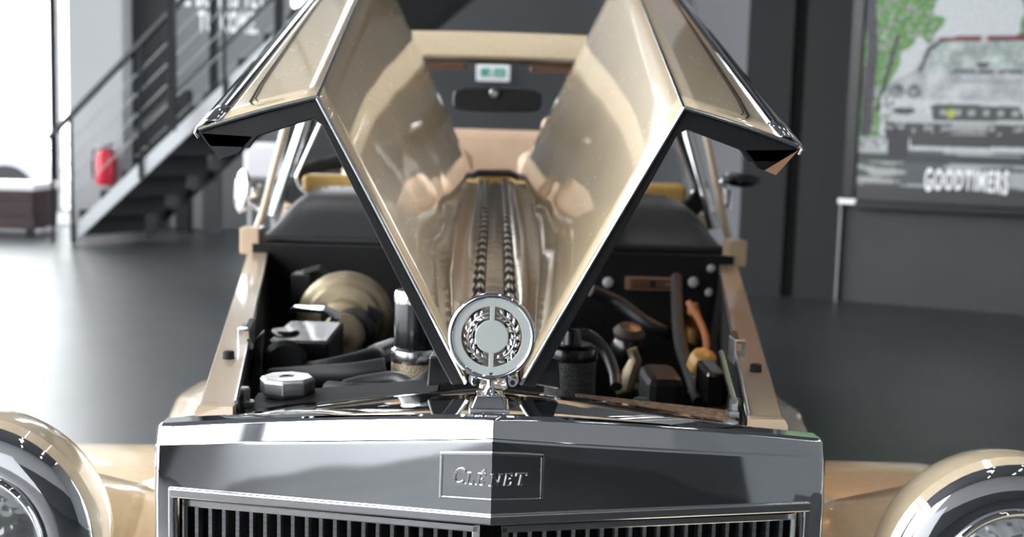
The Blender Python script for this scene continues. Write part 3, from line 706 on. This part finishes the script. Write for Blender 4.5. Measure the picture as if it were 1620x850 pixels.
# ---------- bay side rails, body sides, wings
def rail_pt(x0, x1, t, z0=.857, z1=.857): return V((lerp(x0, x1, t), lerp(1.12, 2.62, t), lerp(z0, z1, t)))
for s in (-1, 1):
    nm = 'left' if s < 0 else 'right'
    mb = MB(); rws = []
    for i in range(21):
        t = i/20
        rws.append([mir(rail_pt(.244, .492, t)+V((0,0,-.012)), s), mir(rail_pt(.244, .492, t), s), mir(rail_pt(.276, .530, t), s), mir(rail_pt(.279, .534, t)+V((0,0,-.006)), s)])
    mb.grid(rws); rl = mb.build('side_rail', PAINTD, car, True, angle=40); lab(rl, 'beige rail along the %s edge of the engine bay' % nm)
    MB().prism([mir((.2435,1.106,.8568), s), mir((.2757,1.106,.8568), s), mir((.279,1.106,.851), s), mir((.279,1.106,.80), s), mir((.2435,1.106,.80), s)], (0,.0145,0)).build('rail_nose', PAINTD, rl)
    MB().tube([mir(rail_pt(.2435, .4915, i/10)+V((0,0,.001)), s) for i in range(11)], .0022, 8).build('rail_edge', CHROMEB, rl, True)
    # outer body side, bulging out below the rail
    rws = []
    for i in range(25):
        t = i/24; y = lerp(1.14, 2.9, t); a = rail_pt(.279, .534, min(t*1.17, 1.0)); a.y = y; w_ = lerp(.13, .19, t)
        rws.append([mir(V((a.x+w_*(1-math.cos(u*PI/2))*.9+.0*u, y, a.z-.006-lerp(.22, .36, t)*math.sin(u*PI/2))), s) for u in [k/10 for k in range(11)]])
    mb = MB().grid(rws); mb.build('body_side', PAINT, car, True)
    # rounded nose of body side next to the radiator shell
    # wing (front) : cross sections along x
    rws = []
    for i in range(29):
        u = i/28; x = lerp(.300, 1.02, u)
        row = []
        for j in range(33):
            v_ = j/32; y = lerp(.80, 2.6, v_)
            cr = .545 + .14*math.exp(-((y-1.33)/.15)**2) - .06*math.exp(-((y-1.62)/.12)**2) - .5*max(0, 1.1-y) - max(0, y-1.95)*.5
            z = cr - .35*max(0, u-.55)**2*3 + .05*min(u, .3)/.3 - .05*(1-min(1, u/.12))
            row.append(mir((x, y, z), s))
        rws.append(row)
    mb = MB().grid(rws); wg = mb.build('front_wing', PAINT, car, True); lab(wg, 'cream front wing on the %s of the picture' % nm)
    # engine bay inner wall
    MB().prism([mir((.243,1.13,.85), s), mir((.49,2.6,.85), s), mir((.44,2.6,.40), s), mir((.235,1.13,.40), s)], (s*.002,0,0)).build('bay_wall', BLACKP, car)
    # rail latch, buffer, hood block
    q = mir(rail_pt(.246, .493, .22), s)
    lt = MB().box((q.x-.008, q.y-.02, q.z-.012), (q.x+.006, q.y+.02, q.z+.02)).build('hood_latch', STEEL if s > 0 else CHROMEB, rl, bevel=.002)
    MB().bar(q+V((-s*.004,-.025,.012)), q+V((-s*.004,.012,.022)), .006, .01).build('latch_catch', CHROMEB, rl)
    q = mir(rail_pt(.262, .512, .145), s); MB().lathe([(0,0),(.007,0),(.0065,.008),(.005,.009),(0,.009)], q, (0,0,1), 14).build('rubber_buffer', RUBBER, rl, True, angle=40)
    q = mir(rail_pt(.27, .525, .93), s); MB().box((q.x-.02, q.y-.03, q.z-.004), (q.x+.02, q.y+.03, q.z+.05)).build('cowl_block', PAINTD, rl, bevel=.003)
# front cross members
lab(MB().prism([(XC+.085,1.185,.852),(XC+.246,1.185,.838),(XC+.246,1.215,.840),(XC+.085,1.215,.854)], (0,0,-.012)).build('radiator_support', COPPER, car, bevel=.001), 'rusty copper-coloured cross strip behind the radiator')
MB().prism([(XC-.245,1.175,.838),(XC-.055,1.175,.860),(XC-.055,1.235,.862),(XC-.245,1.235,.842)], (0,0,-.014)).build('radiator_support', BLACKP, car, bevel=.001)
q = at(385, 622, 1.19); MB().lathe([(0,-.012),(.012,-.012),(.012,-.008),(.0075,-.007),(.0075,.004),(.006,.006),(0,.006)], q, (0,0,1), 6).build('support_bolt', STEEL, car)
q = at(1163, 640, 1.19); MB().lathe([(0,-.012),(.010,-.012),(.010,-.006),(.006,-.005),(.006,.006),(0,.006)], q, (0,0,1), 6).build('support_bolt', STEEL, car)
q = mir((.238,1.16,.862), 1); MB().tube([q, q+V((.028,.22,.008))], .0035, 8).build('hold_down_rod', CHROMEB, car, True)
# octagonal filler cap
q = at(455, 603, 1.22)
fc = MB().lathe([(0,-.014),(.0255,-.014),(.0285,-.010),(.0285,.002),(.026,.005),(.009,.005),(.007,.0035),(0,.0035)], q, (0,0,1), 8).build('filler_cap', STEEL, car, bevel=.0008); lab(fc, 'brushed steel octagonal filler cap')
MB().lathe([(0,-.04),(.022,-.04),(.022,-.014),(0,-.014)], q, (0,0,1), 20).build('filler_neck', RUBBER, fc, True, angle=40)

# ---------- engine bay
by = 2.48
MB().prism([(XC-.49,by,.40),(XC+.49,by,.40),(XC+.50,by,.875),(XC-.50,by,.875)], (0,.02,0)).build('firewall', BLACKP, car)
MB().prism([(XC-.24,1.14,.40),(XC+.24,1.14,.40),(XC+.46,by,.40),(XC-.46,by,.40)], (0,0,.01)).build('bay_floor', BLACKP, car)
eb = MB().hexa([(XC-.13,1.55,.45),(XC+.13,1.55,.45),(XC+.15,2.35,.45),(XC-.15,2.35,.45),(XC-.10,1.55,.80),(XC+.10,1.55,.80),(XC+.12,2.35,.84),(XC-.12,2.35,.84)]).build('engine_block', BLACKP, car, bevel=.02)
# brake booster and master cylinder
bc = at(545, 508, 2.1); ax = V((.04,-1,.02)).normalized(); BK = .70
bo = MB().lathe([(a*BK, b) for a, b in [(0,-.08),(.085,-.08),(.112,-.06),(.122,-.03),(.122,-.012),(.112,0),(.098,.004),(.090,.012),(.060,.016),(.050,.028),(.030,.032),(0,.032)]], bc, ax, 40).build('brake_booster', GOLD, car, True, angle=28); lab(bo, 'round gold zinc brake booster')
MB().lathe([(a*BK, b) for a, b in [(.055,.014),(.060,.05),(.058,.09),(.050,.1),(.02,.104),(0,.104)]], bc+V((.018,0,-.012)), ax, 28).build('booster_collar', BLACKS, bo, True, angle=30)
MB().lathe([(a*BK, b) for a, b in [(0,.10),(.054,.10),(.054,.118),(.044,.124),(.014,.126),(.011,.14),(0,.142)]], bc+V((.006,0,-.010)), ax, 24).build('master_cylinder', GOLD, bo, True, angle=30)
for dx in (-.035, .045): 
    c_ = bc+V((dx,-.03,.035)); MB().prism([c_, c_+V((.03,0,-.015)), c_+V((-.002,0,-.045))], (0,-.012,0)).build('bracket_fin', BLACKS, bo)
pts = [at(x_, y_, Y_) for x_, y_, Y_ in ((492,495,1.95),(463,493,1.9),(470,488,1.85),(515,490,1.8),(532,500,1.8),(524,515,1.85))]
MB().tube(pts, .006, 10).build('vacuum_hose', CHROMEB, car, True)
# heater valve fittings top left
q = at(480, 450, 2.2); MB().box((q.x-.02,2.18,q.z-.03),(q.x+.015,2.24,q.z+.02)).tube([q+V((0,0,.02)), q+V((.03,0,.03)), q+V((.05,0,.01))], .008).build('cable_clamp', BLACKS, car, bevel=.003)
# black reservoir box with caps
def pbox(px0, py0, px1, py1, Y, d, m, name, parent=None, bevel=.004):
    a = at(px0, py1, Y); b = at(px1, py0, Y); return MB().box((min(a.x,b.x), Y, min(a.z,b.z)), (max(a.x,b.x), Y+d, max(a.z,b.z))).build(name, m, parent or car, bevel=bevel)
rb = pbox(424, 540, 520, 604, 1.55, .16, BLACKG, 'reservoir_box')
for px, py in ((450, 532), (466, 548)):
    q = at(px, py, 1.60); MB().lathe([(0,-.01),(.021,-.01),(.021,.004),(.017,.009),(0,.009)], q, (0,0,1), 18).build('reservoir_cap', BLACKG, rb, True, angle=40)
q = at(494, 540, 1.66); MB().hexa([q+V(p) for p in ((-.045,-.03,-.03),(.03,-.03,-.03),(.03,.06,-.03),(-.045,.06,-.03),(-.03,-.01,.012),(.02,-.01,.02),(.02,.05,.02),(-.03,.05,.012))]).build('box_lid', BLACKG, rb, bevel=.004)
q = at(450, 572, 1.5); MB().lathe([(.0,-.02),(.026,-.02),(.028,.01),(.022,.016),(.022,.02),(0,.02)], q, (.2,-1,.1), 24).build('round_port', RUBBER, rb, True, angle=40)
MB().prism([at(389,605,1.4), at(402,540,1.45), at(418,522,1.45), at(412,600,1.4)], (0,.01,0)).build('side_bracket', BLACKS, car, bevel=.002)
# air filters with mesh
def filt(px, ptop, pbot, rpx, Y, mm, label, tall=True):
    t = at(px, ptop, Y); b = at(px, pbot, Y); r = rpx/F_PX*Y; c_ = V((t.x, Y, b.z)); h = t.z-b.z
    f_ = MB().lathe([(0,0),(r,0),(r,h),(0,h)], c_, (0,0,1), 36).build('air_filter', mm, car, True, angle=40); lab(f_, label)
    MB().lathe([(r*.98,h-.004),(r*1.06,h-.004),(r*1.06,h+.004),(r*1.02,h+.010),(r*.8,h+.014),(0,h+.014)], c_, (0,0,1), 36).build('filter_lid', CHROMEB if tall else BLACKG, f_, True, angle=30)
    MB().lathe([(0,-.006),(r*1.05,-.006),(r*1.05,.004),(r*.99,.005)], c_, (0,0,1), 36).build('filter_base', BLACKG, f_, True, angle=30)
    return f_, c_, h, r
f1, c1_, h1, r1 = filt(657, 565, 618, 38, 1.42, MESHM, 'cylindrical air filter with gold mesh')
MB().lathe([(0,h1+.014),(r1*.9,h1+.014),(r1*.9,h1+.075),(r1*.86,h1+.08),(0,h1+.08)], c1_, (0,0,1), 32).build('filter_canister', BLACKG, f1, True, angle=30)
MB().lathe([(r1*.92,h1+.066),(r1*.94,h1+.072),(r1*.92,h1+.078),(r1*.86,h1+.081),(0,h1+.081)], c1_, (0,0,1), 32).build('canister_rim', CHROMEB, f1, True, angle=30)
f2, c2_, h2_, r2_ = filt(903, 562, 632, 41, 1.40, DARKMESH, 'dark air filter with fine black mesh', False)
MB().lathe([(0,h2_+.012),(r2_*.4,h2_+.012),(r2_*.35,h2_+.03),(0,h2_+.032)], c2_, (0,0,1), 20).build('filter_knob', BLACKG, f2, True, angle=30)
def hose(pts, r, m=HOSE, name='hose', n=12, label=None):
    P_ = [at(*p) for p in pts]
    # Catmull-Rom smoothing
    out = []
    Q = [P_[0]]+P_+[P_[-1]]
    for i in range(1, len(Q)-2):
        for k in range(5):
            t = k/5; a, b, c, d = Q[i-1], Q[i], Q[i+1], Q[i+2]
            out.append(.5*((2*b)+(c-a)*t+(2*a-5*b+4*c-d)*t*t+(3*b-a-3*c+d)*t**3))
    out.append(P_[-1]); o = MB().tube(out, r, n).build(name, m, car, True, angle=40)
    if label: lab(o, label)
    return o
hose([(470,590,1.5),(520,582,1.48),(570,570,1.5),(600,560,1.55),(615,553,1.58)], .012, RUBBER)
MB().tube([at(593,563,1.53), at(622,551,1.58)], [.0145,.0135], 14).build('hose_clamp', STEEL, car, True, angle=40)
hose([(545,614,1.35),(575,606,1.36),(625,600,1.36),(655,612,1.34),(690,590,1.34),(715,575,1.38)], .009, HOSE)
hose([(520,618,1.3),(560,622,1.28),(610,622,1.28),(650,618,1.28),(680,600,1.28),(700,590,1.3)], .011, RUBBER)
hose([(430,600,1.45),(500,596,1.42),(560,592,1.4),(610,584,1.4)], .014, RUBBER)
# centre pulley / fan housing hidden low in bay
MB().lathe([(0,0),(.06,0),(.07,.02),(.07,.04),(.03,.05),(0,.05)], (XC,1.34,.70), (0,-1,0), 24).build('fan_pulley', BLACKP, car, True, angle=30)
# right-hand side
hose([(898,540,1.5),(912,530,1.5),(935,532,1.5),(958,556,1.5),(972,590,1.48),(975,612,1.46)], .0075, HOSE, label='grey hose arching over the dark air filter')
hose([(1070,440,2.3),(1072,500,2.1),(1078,550,1.9),(1092,590,1.75),(1108,640,1.6)], .011, RUBBER)
hose([(935,460,2.2),(980,480,2.2),(1020,510,2.1),(1060,530,2.1)], .012, RUBBER)
hose([(1090,480,2.1),(1108,510,2.0),(1118,545,1.9),(1112,590,1.8)], .006, mat('orange_hose', (.35,.12,.03), .4), 'orange_pipe', label='orange pipe in the engine bay')
q = at(993, 548, 1.9); dg_ = MB().lathe([(0,-.05),(.028,-.05),(.030,-.01),(.024,.01),(.015,.025),(0,.03)], q, (.1,-.2,1), 20).build('distributor', GOLD if False else BLACKG, car, True, angle=30)
MB().lathe([(0,.0),(.022,.0),(.026,.012),(.018,.022),(0,.026)], q+V((0,0,.012)), (.1,-.3,1), 20).build('distributor_cap', mat('dull_brown', (.05,.032,.025), .45), dg_, True, angle=30)
q = at(998, 590, 1.7); MB().tube([q+V((-.006,0,-.025)), q+V((0,0,0)), q+V((.006,0,.02)), q+V((.0,0,.035))], [.010,.013,.009,.008], 10).tube([q+V((-.02,0,-.03)), q+V((.012,0,-.02))], .006).build('brass_fitting', GOLD, car, True)
pbox(1022, 598, 1084, 660, 1.55, .1, RUBBER, 'black_housing', bevel=.012)
q = at(1014, 640, 1.45); MB().lathe([(0,-.02),(.012,-.02),(.012,.004),(.008,.008),(0,.008)], q, (0,0,1), 14).build('green_cap', mat('green_plastic', (.01,.09,.06), .4), car, True, angle=40)
wr = pbox(1117, 590, 1152, 645, 1.50, .09, BLACKG, 'washer_reservoir', bevel=.006)
q = at(1112, 572, 1.7); yc = MB().lathe([(0,-.014),(.021,-.014),(.022,0),(.018,.012),(.006,.015),(0,.015)], q, (.25,-.6,1), 8).build('oil_cap', mat('yellow_plastic', (.62,.36,.10), .4), car, bevel=.002); lab(yc, 'yellow angular oil cap')
MB().lathe([(.0,-.05),(.014,-.05),(.017,-.014),(0,-.014)], q, (.1,-.2,1), 14).build('oil_neck', STEEL, yc, True, angle=40)
q = at(1096, 512, 2.1); MB().tube([q+V((0,0,-.035)), q+V((.004,0,0)), q+V((-.002,0,.035))], [.010,.015,.009], 12).build('ignition_coil', mat('amber_can', (.45,.20,.07), .35, .4), car, True)
q = at(1096, 480, 2.2); MB().tube([at(1067,510,2.2), at(1068,480,2.2)], [.006,.006], 10).build('amber_pipe', mat('amber', (.45,.20,.06), .4), car, True)
# firewall plate and buttons
a = at(990, 438, by-.008); b = at(1076, 461, by-.008)
pl_ = MB().box((a.x, by-.008, b.z), (b.x, by, a.z)).build('data_plate', mat('brass_plate', (.50,.26,.15), .4, .6), car, bevel=.001); lab(pl_, 'brass-coloured data plate on the firewall')
for k in range(3):
    zz = lerp(b.z, a.z, (k+1)/4); MB().box((a.x+.012, by-.010, zz-.0018), (b.x-.012-.02*(k%2), by-.0078, zz+.0018)).build('plate_line', BLACKS, pl_)
MB().lathe([(0,0),(.007,0),(0,.003)], ((a.x+b.x)/2, by-.008, (a.z+b.z)/2), (0,-1,0), 12).build('plate_line', BLACKS, pl_)
for px, py, r in ((962,447,9),(1097,447,9),(1125,425,7),(1122,463,7),(932,462,4)):
    q = at(px, py, by); rr = r/F_PX*by; MB().lathe([(rr,0),(rr*.95,.004),(rr*.6,.009),(0,.010)], (q.x, by, q.z), (0,-1,0), 18).build('firewall_plug', mat('pale_plug', (.45,.45,.47), .4) if px == 962 else bpy.data.materials['pale_plug'], car, True)

# ---------- cowl (scuttle), lip and windscreen
z0 = .875; top_z = at(783, 300, 2.85).z
prof = lambda u: (1-abs(u)**5)    # cross profile
rws = []
for i in range(65):
    u = math.sin((-1+2*i/64)*PI/2); sh = (1-abs(u)**20)
    rws.append([V((XC+u*w_c, y_c, lerp(z0, top_z, k_c*sh))) for w_c, y_c, k_c in ((.512,2.60,0),(.510,2.612,.18),(.502,2.63,.42),(.494,2.66,.68),(.486,2.70,.86),(.480,2.75,.96),(.476,2.82,1.0),(.476,2.90,.97))])
cw = MB().grid(rws).build('cowl', VINYL, car, True, angle=60); lab(cw, 'black padded cowl below the windscreen')
lip = MB()
for k, (z_, r_) in enumerate(((.876, .010), (.858, .008))):
    lip.tube([V((XC+.515*math.sin(a), 2.60-.03*math.cos(a)+.0, z_)) for a in [(-90+9*i)*PI/180 for i in range(21)]], r_, 10)
lip.build('hood_seal', RUBBER, cw, True)
for i in range(24):
    x = XC-.43+.86*i/23
    if abs(x-XC) < .14: continue
    MB().lathe([(.0045,0),(.003,.003),(0,.004)], (x, 2.795, lerp(z0, top_z, .965)), (0,-.5,1), 8).build('cowl_stud', BLACKG, cw, True)
# windscreen
WY = 2.87; zb_, zt_ = at(783, 317, WY).z, 1.285
hb, ht = .475, .385
sc = MB()
ws = thing_parent = car
def scr(u, v, dy=0, e=0):   # u -1..1 across, v 0..1 up
    return V((XC+u*(lerp(hb, ht, v)+e), WY+.10*v+dy, lerp(zb_, zt_, v)))
out = [scr(-1,0,0,.05)-V((0,0,.05)), scr(1,0,0,.05)-V((0,0,.05)), scr(1,1,0,.05)+V((0,0,.03)), scr(-1,1,0,.05)+V((0,0,.03))]
rc = []
for (u, v, a0) in ((1,0,-90),(1,1,0),(-1,1,90),(-1,0,180)):
    for k in range(7):
        a = math.radians(a0+15*k); q = scr(u, v); rr = .045
        rc.append(q+V((-u*rr+rr*math.cos(a), 0, (rr if v == 0 else -rr)+rr*math.sin(a))))
ri = rc; ro = [p+(p-V((XC, p.y, 1.12))).normalized()*0+V(((.032 if p.x > XC else -.032), 0, (-.03 if p.z < 1.1 else .03))) for p in rc]
fr_ = MB(); fr_.grid([ri, ro, [p+V((0,.03,0)) for p in ro], [p+V((0,.03,0)) for p in ri], ri], 0, True)
wf = fr_.build('windscreen_frame', BLACKG, car, True, angle=35)
ch_ = MB().tube(rc+[rc[0]], .0035, 8).build('chrome_bead', CHROME, wf, True)
for s in (-1, 1):   # bright post cover and slim beige outer pillar
    MB().tube([scr(s, .02, -.01, .040)+V((s*.012,0,-.06)), scr(s, .5, -.01, .034), scr(s, 1, -.01, .03)+V((0,0,.03))], .015, 12).build('post_cover', CHROME if s < 0 else CHROMEB, wf, True)
    a = mir((.565, 2.80, .845), s); b = mir((.462, 2.90, 1.29), s)
    MB().tube([a, lerp(a, b, .15)+V((-s*.006,0,0)), b], .009, 12).build('outer_pillar', PAINTD, wf, True)
pane = MB().add([scr(-1,0,.015), scr(1,0,.015), scr(1,1,.015), scr(-1,1,.015)], [(0,1,2,3)]).build('glass_pane', glass, wf)
hd = [scr(-1,1,-.01,.06), scr(1,1,-.01,.06)]
H0 = at(783, 95, WY+.1).z; H1 = at(783, 51, WY+.1).z
rws = []
for i in range(21):
    u = -1+i/10; x = XC+u*.47; d = .012*u*u
    rws.append([V((x, WY+.14, H0-d)), V((x, WY+.08, H0-d)), V((x, WY+.07, H0+.008-d)), V((x, WY+.075, H1-.012-d)), V((x, WY+.09, H1-d)), V((x, WY+.22, H1-d-.006)), V((x, WY+.22, H0-d))])
lab(MB().grid(rws).build('roof_header', PAINT, car, True, angle=50), 'cream header above the windscreen')
for x0_, x1_ in ((-.30, -.082), (.078, .30)):
    MB().box((XC+x0_, WY+.10, H0-.022), (XC+x1_, WY+.20, H0+.004)).build('sun_visor', BROWN, car, bevel=.004)
# rear-view mirror
a = at(716, 176, 3.02); b = at(858, 142, 3.02)
mr = MB(); zc_ = (a.z+b.z)/2; hh = (b.z-a.z)/2; n_ = 24
prf = [V((a.x+(b.x-a.x)*.5+math.copysign(abs(math.cos(2*PI*i/n_))**.35, math.cos(2*PI*i/n_))*(b.x-a.x)/2, 3.02, zc_+math.copysign(abs(math.sin(2*PI*i/n_))**.5, math.sin(2*PI*i/n_))*hh)) for i in range(n_)]
rm = mr.prism(prf, (0,.03,0)).build('interior_mirror', BLACKS, car, bevel=.004)
q = at(782, 148, 3.01); MB().lathe([(0,0),(.013,0),(.013,.012),(.008,.02),(0,.02)], q, (0,-1,0), 16).build('mirror_mount', STEEL, rm, True, angle=40)
# steering wheel with laced rim, seen nearly edge on
wc = at(562, 306, 3.12); wn_ = V((.08,-.42,.90)).normalized(); a_ = V((1,0,0)); b_2 = wn_.cross(a_).normalized()
rim = [wc+a_*math.cos(2*PI*i/48)*.19+b_2*math.sin(2*PI*i/48)*.19 for i in range(49)]
sw = MB().tube(rim, [.017+.004*(i % 2) for i in range(49)], 10).build('steering_wheel', RUBBER, car, True)
for an in (0, 120, 240):
    d = a_*math.cos(math.radians(an+90))+b_2*math.sin(math.radians(an+90)); MB().bar(wc+d*.02, wc+d*.18, .022, .004, tuple(wn_)).build('wheel_spoke', STEEL, sw)
MB().lathe([(0,-.02),(.035,-.02),(.035,.015),(0,.02)], wc, wn_, 20).build('wheel_hub', BLACKS, sw, True, angle=40)
MB().tube([wc-wn_*.02, wc-wn_*.25], .02).build('steering_column', BLACKS, sw, True)
# dashboard, seats, rear shelf
zd = at(783, 270, 3.0).z
MB().box((XC-.47, 2.93, zd-.16), (XC+.47, 3.02, zd-.02)).build('dashboard', YELLOW, car, bevel=.012)
MB().box((XC-.47, 2.9, .55), (XC+.47, 4.6, .60)).build('cabin_floor', BLACKS, car)
for s in (-1, 1):
    x = XC+s*.27; z1 = at(783, 238, 3.75).z
    se = MB().hexa([(x-.2,3.45,.60),(x+.2,3.45,.60),(x+.2,3.75,.60),(x-.2,3.75,.60),(x-.2,3.70,z1),(x+.2,3.70,z1),(x+.2,3.85,z1),(x-.2,3.85,z1)]).build('seat_back', BEIGEL, car, bevel=.04, seg=4)
    MB().box((x-.22, 3.1, .60), (x+.22, 3.55, .76)).build('seat_cushion', BEIGEL, se, bevel=.04, seg=4)
    MB().box((x-.13, 3.72, z1+.0), (x+.13, 3.80, z1+.11)).build('headrest', BEIGEL, se, bevel=.03, seg=4)
sh = at(783, 205, 4.2)
MB().box((XC-.48, 4.18, .6), (XC+.48, 4.26, sh.z)).build('rear_seat_back', BEIGEL, car, bevel=.03, seg=3)
for s in (-1, 1): MB().box((XC+s*.50-.03, 2.95, .5), (XC+s*.50+.03, 4.3, .93)).build('door_panel', PAINTD, car, bevel=.02)
# rear body behind the cabin
MB().hexa([(XC-.55,4.26,.4),(XC+.55,4.26,.4),(XC+.5,5.3,.4),(XC-.5,5.3,.4),(XC-.50,4.26,.98),(XC+.50,4.26,.98),(XC+.42,5.3,.80),(XC-.42,5.3,.80)]).build('rear_body', PAINT, car, bevel=.06, seg=4)
# black hoop at the rear end of the hinges
hp = [at(x_, y_, 2.70) for x_, y_ in ((716,306),(742,280),(758,274),(806,274),(822,282),(842,312))]
MB().tube(hp, .0085, 10).build('cowl_hoop', BLACKS, car, True)
MB().prism([at(748,306,2.72), at(760,280,2.72), at(804,280,2.72), at(820,308,2.72)], (0,.01,0)).build('hoop_panel', YELLOW, car)
# door mirrors
q = at(384, 303, 2.86); mo = MB().lathe([(0,-.02),(.022,-.016),(.036,-.004),(.038,.004),(.032,.010),(0,.012)], q, V((-.85,-.5,.1)), 28)
for i, v_ in enumerate(mo.v): d = v_-q; mo.v[i] = q+V((d.x, d.y, d.z*1.4))
dm = mo.build('door_mirror', CHROME, car, True, angle=50); lab(dm, 'oval chrome door mirror on the left of the picture')
MB().tube([q+V((.01,0,-.02)), q+V((.05,.0,-.045)), at(415,335,2.86)], .011, 12).build('mirror_arm', CHROME, dm, True)
MB().lathe([(0,0),(.02,0),(.022,.01),(.012,.02),(0,.022)], at(402,300,2.86), (0,-1,.3), 16).build('mirror_boss', CHROMEB, dm, True)
q = at(1172, 283, 2.86); mo = MB().lathe([(0,-.03),(.02,-.028),(.036,-.016),(.042,0),(.040,.006),(0,.008)], q, V((.1,-.35,.93)), 28)
for i, v_ in enumerate(mo.v): d = v_-q; mo.v[i] = q+V((d.x*1.15, d.y, d.z*.62))
dm = mo.build('door_mirror', BLACKG, car, True, angle=50); lab(dm, 'oval dark-backed door mirror on the right of the picture')
MB().tube([q+V((-.025,0,.01)), q+V((-.045,0,-.01)), at(1148,325,2.86)], .009, 12).build('mirror_arm', CHROME, dm, True)
MB().tube([at(1155,300,2.84), at(1150,330,2.84)], .011, 12).build('mirror_boss', CHROMEB, dm, True)

# ---------- headlamps
LAMPD = V((0,-1,0))
for s, (px, py) in ((-1, (-50, 863)), (1, (1599, 925))):
    nm = 'left' if s < 0 else 'right'
    c_ = at(px, py, 1.08); k = 1.08/F_PX
    prof = [(0,-.20),(.03,-.19),(.05,-.168),(.072,-.13),(.100,-.09),(.118,-.05),(.1235,-.02),(.1215,-.006),(.1165,-.001),(.1155,0)]
    pod = MB().lathe([(r, h) for r, h in prof], c_, LAMPD, 64).build('headlamp_pod', PAINT, car, True); lab(pod, 'cream teardrop headlamp pod on the %s of the picture' % nm)
    MB().lathe([(.1155,-.001),(.1145,.001),(.106,.007),(.094,.011),(.082,.013),(.0765,.012)], c_, LAMPD, 64).build('chrome_bezel', CHROME, pod, True, angle=50)
    MB().lathe([(.0765,.008),(.0765,.016),(.0745,.0185),(.0715,.0175),(.0695,.014),(.0695,.008)], c_, LAMPD, 64).build('lens_rim', CHROME, pod, True, angle=60)
    MB().lathe([(0,.024),(.02,.0235),(.04,.021),(.056,.017),(.0697,.010)], c_, LAMPD, 48).build('headlamp_lens', LENS, pod, True)
    MB().tube([c_+V((0,.12,-.10)), c_+V((0,.14,-.25))], .03, 16).build('lamp_stalk', CHROME, pod, True)
for s in (-1, 1):
    for yw in (1.35, 4.5):
        wl = MB().lathe([(0,-.02),(.16,-.02),(.19,-.01),(.2,0)], mir((.78 if yw < 2 else .62, yw, .31), s), (s,0,0), 32).lathe([(.2,0),(.22,.02),(.30,.03),(.31,0),(.31,-.12),(.29,-.15),(.2,-.15)], mir((.78 if yw < 2 else .62, yw, .31), s), (s,0,0), 32, mi=1).build('road_wheel', [CHROME, RUBBER], car, True, angle=35)
MB().box((XC-.22, 1.17, .25), (XC+.22, 4.3, .40)).build('chassis', BLACKS, car)
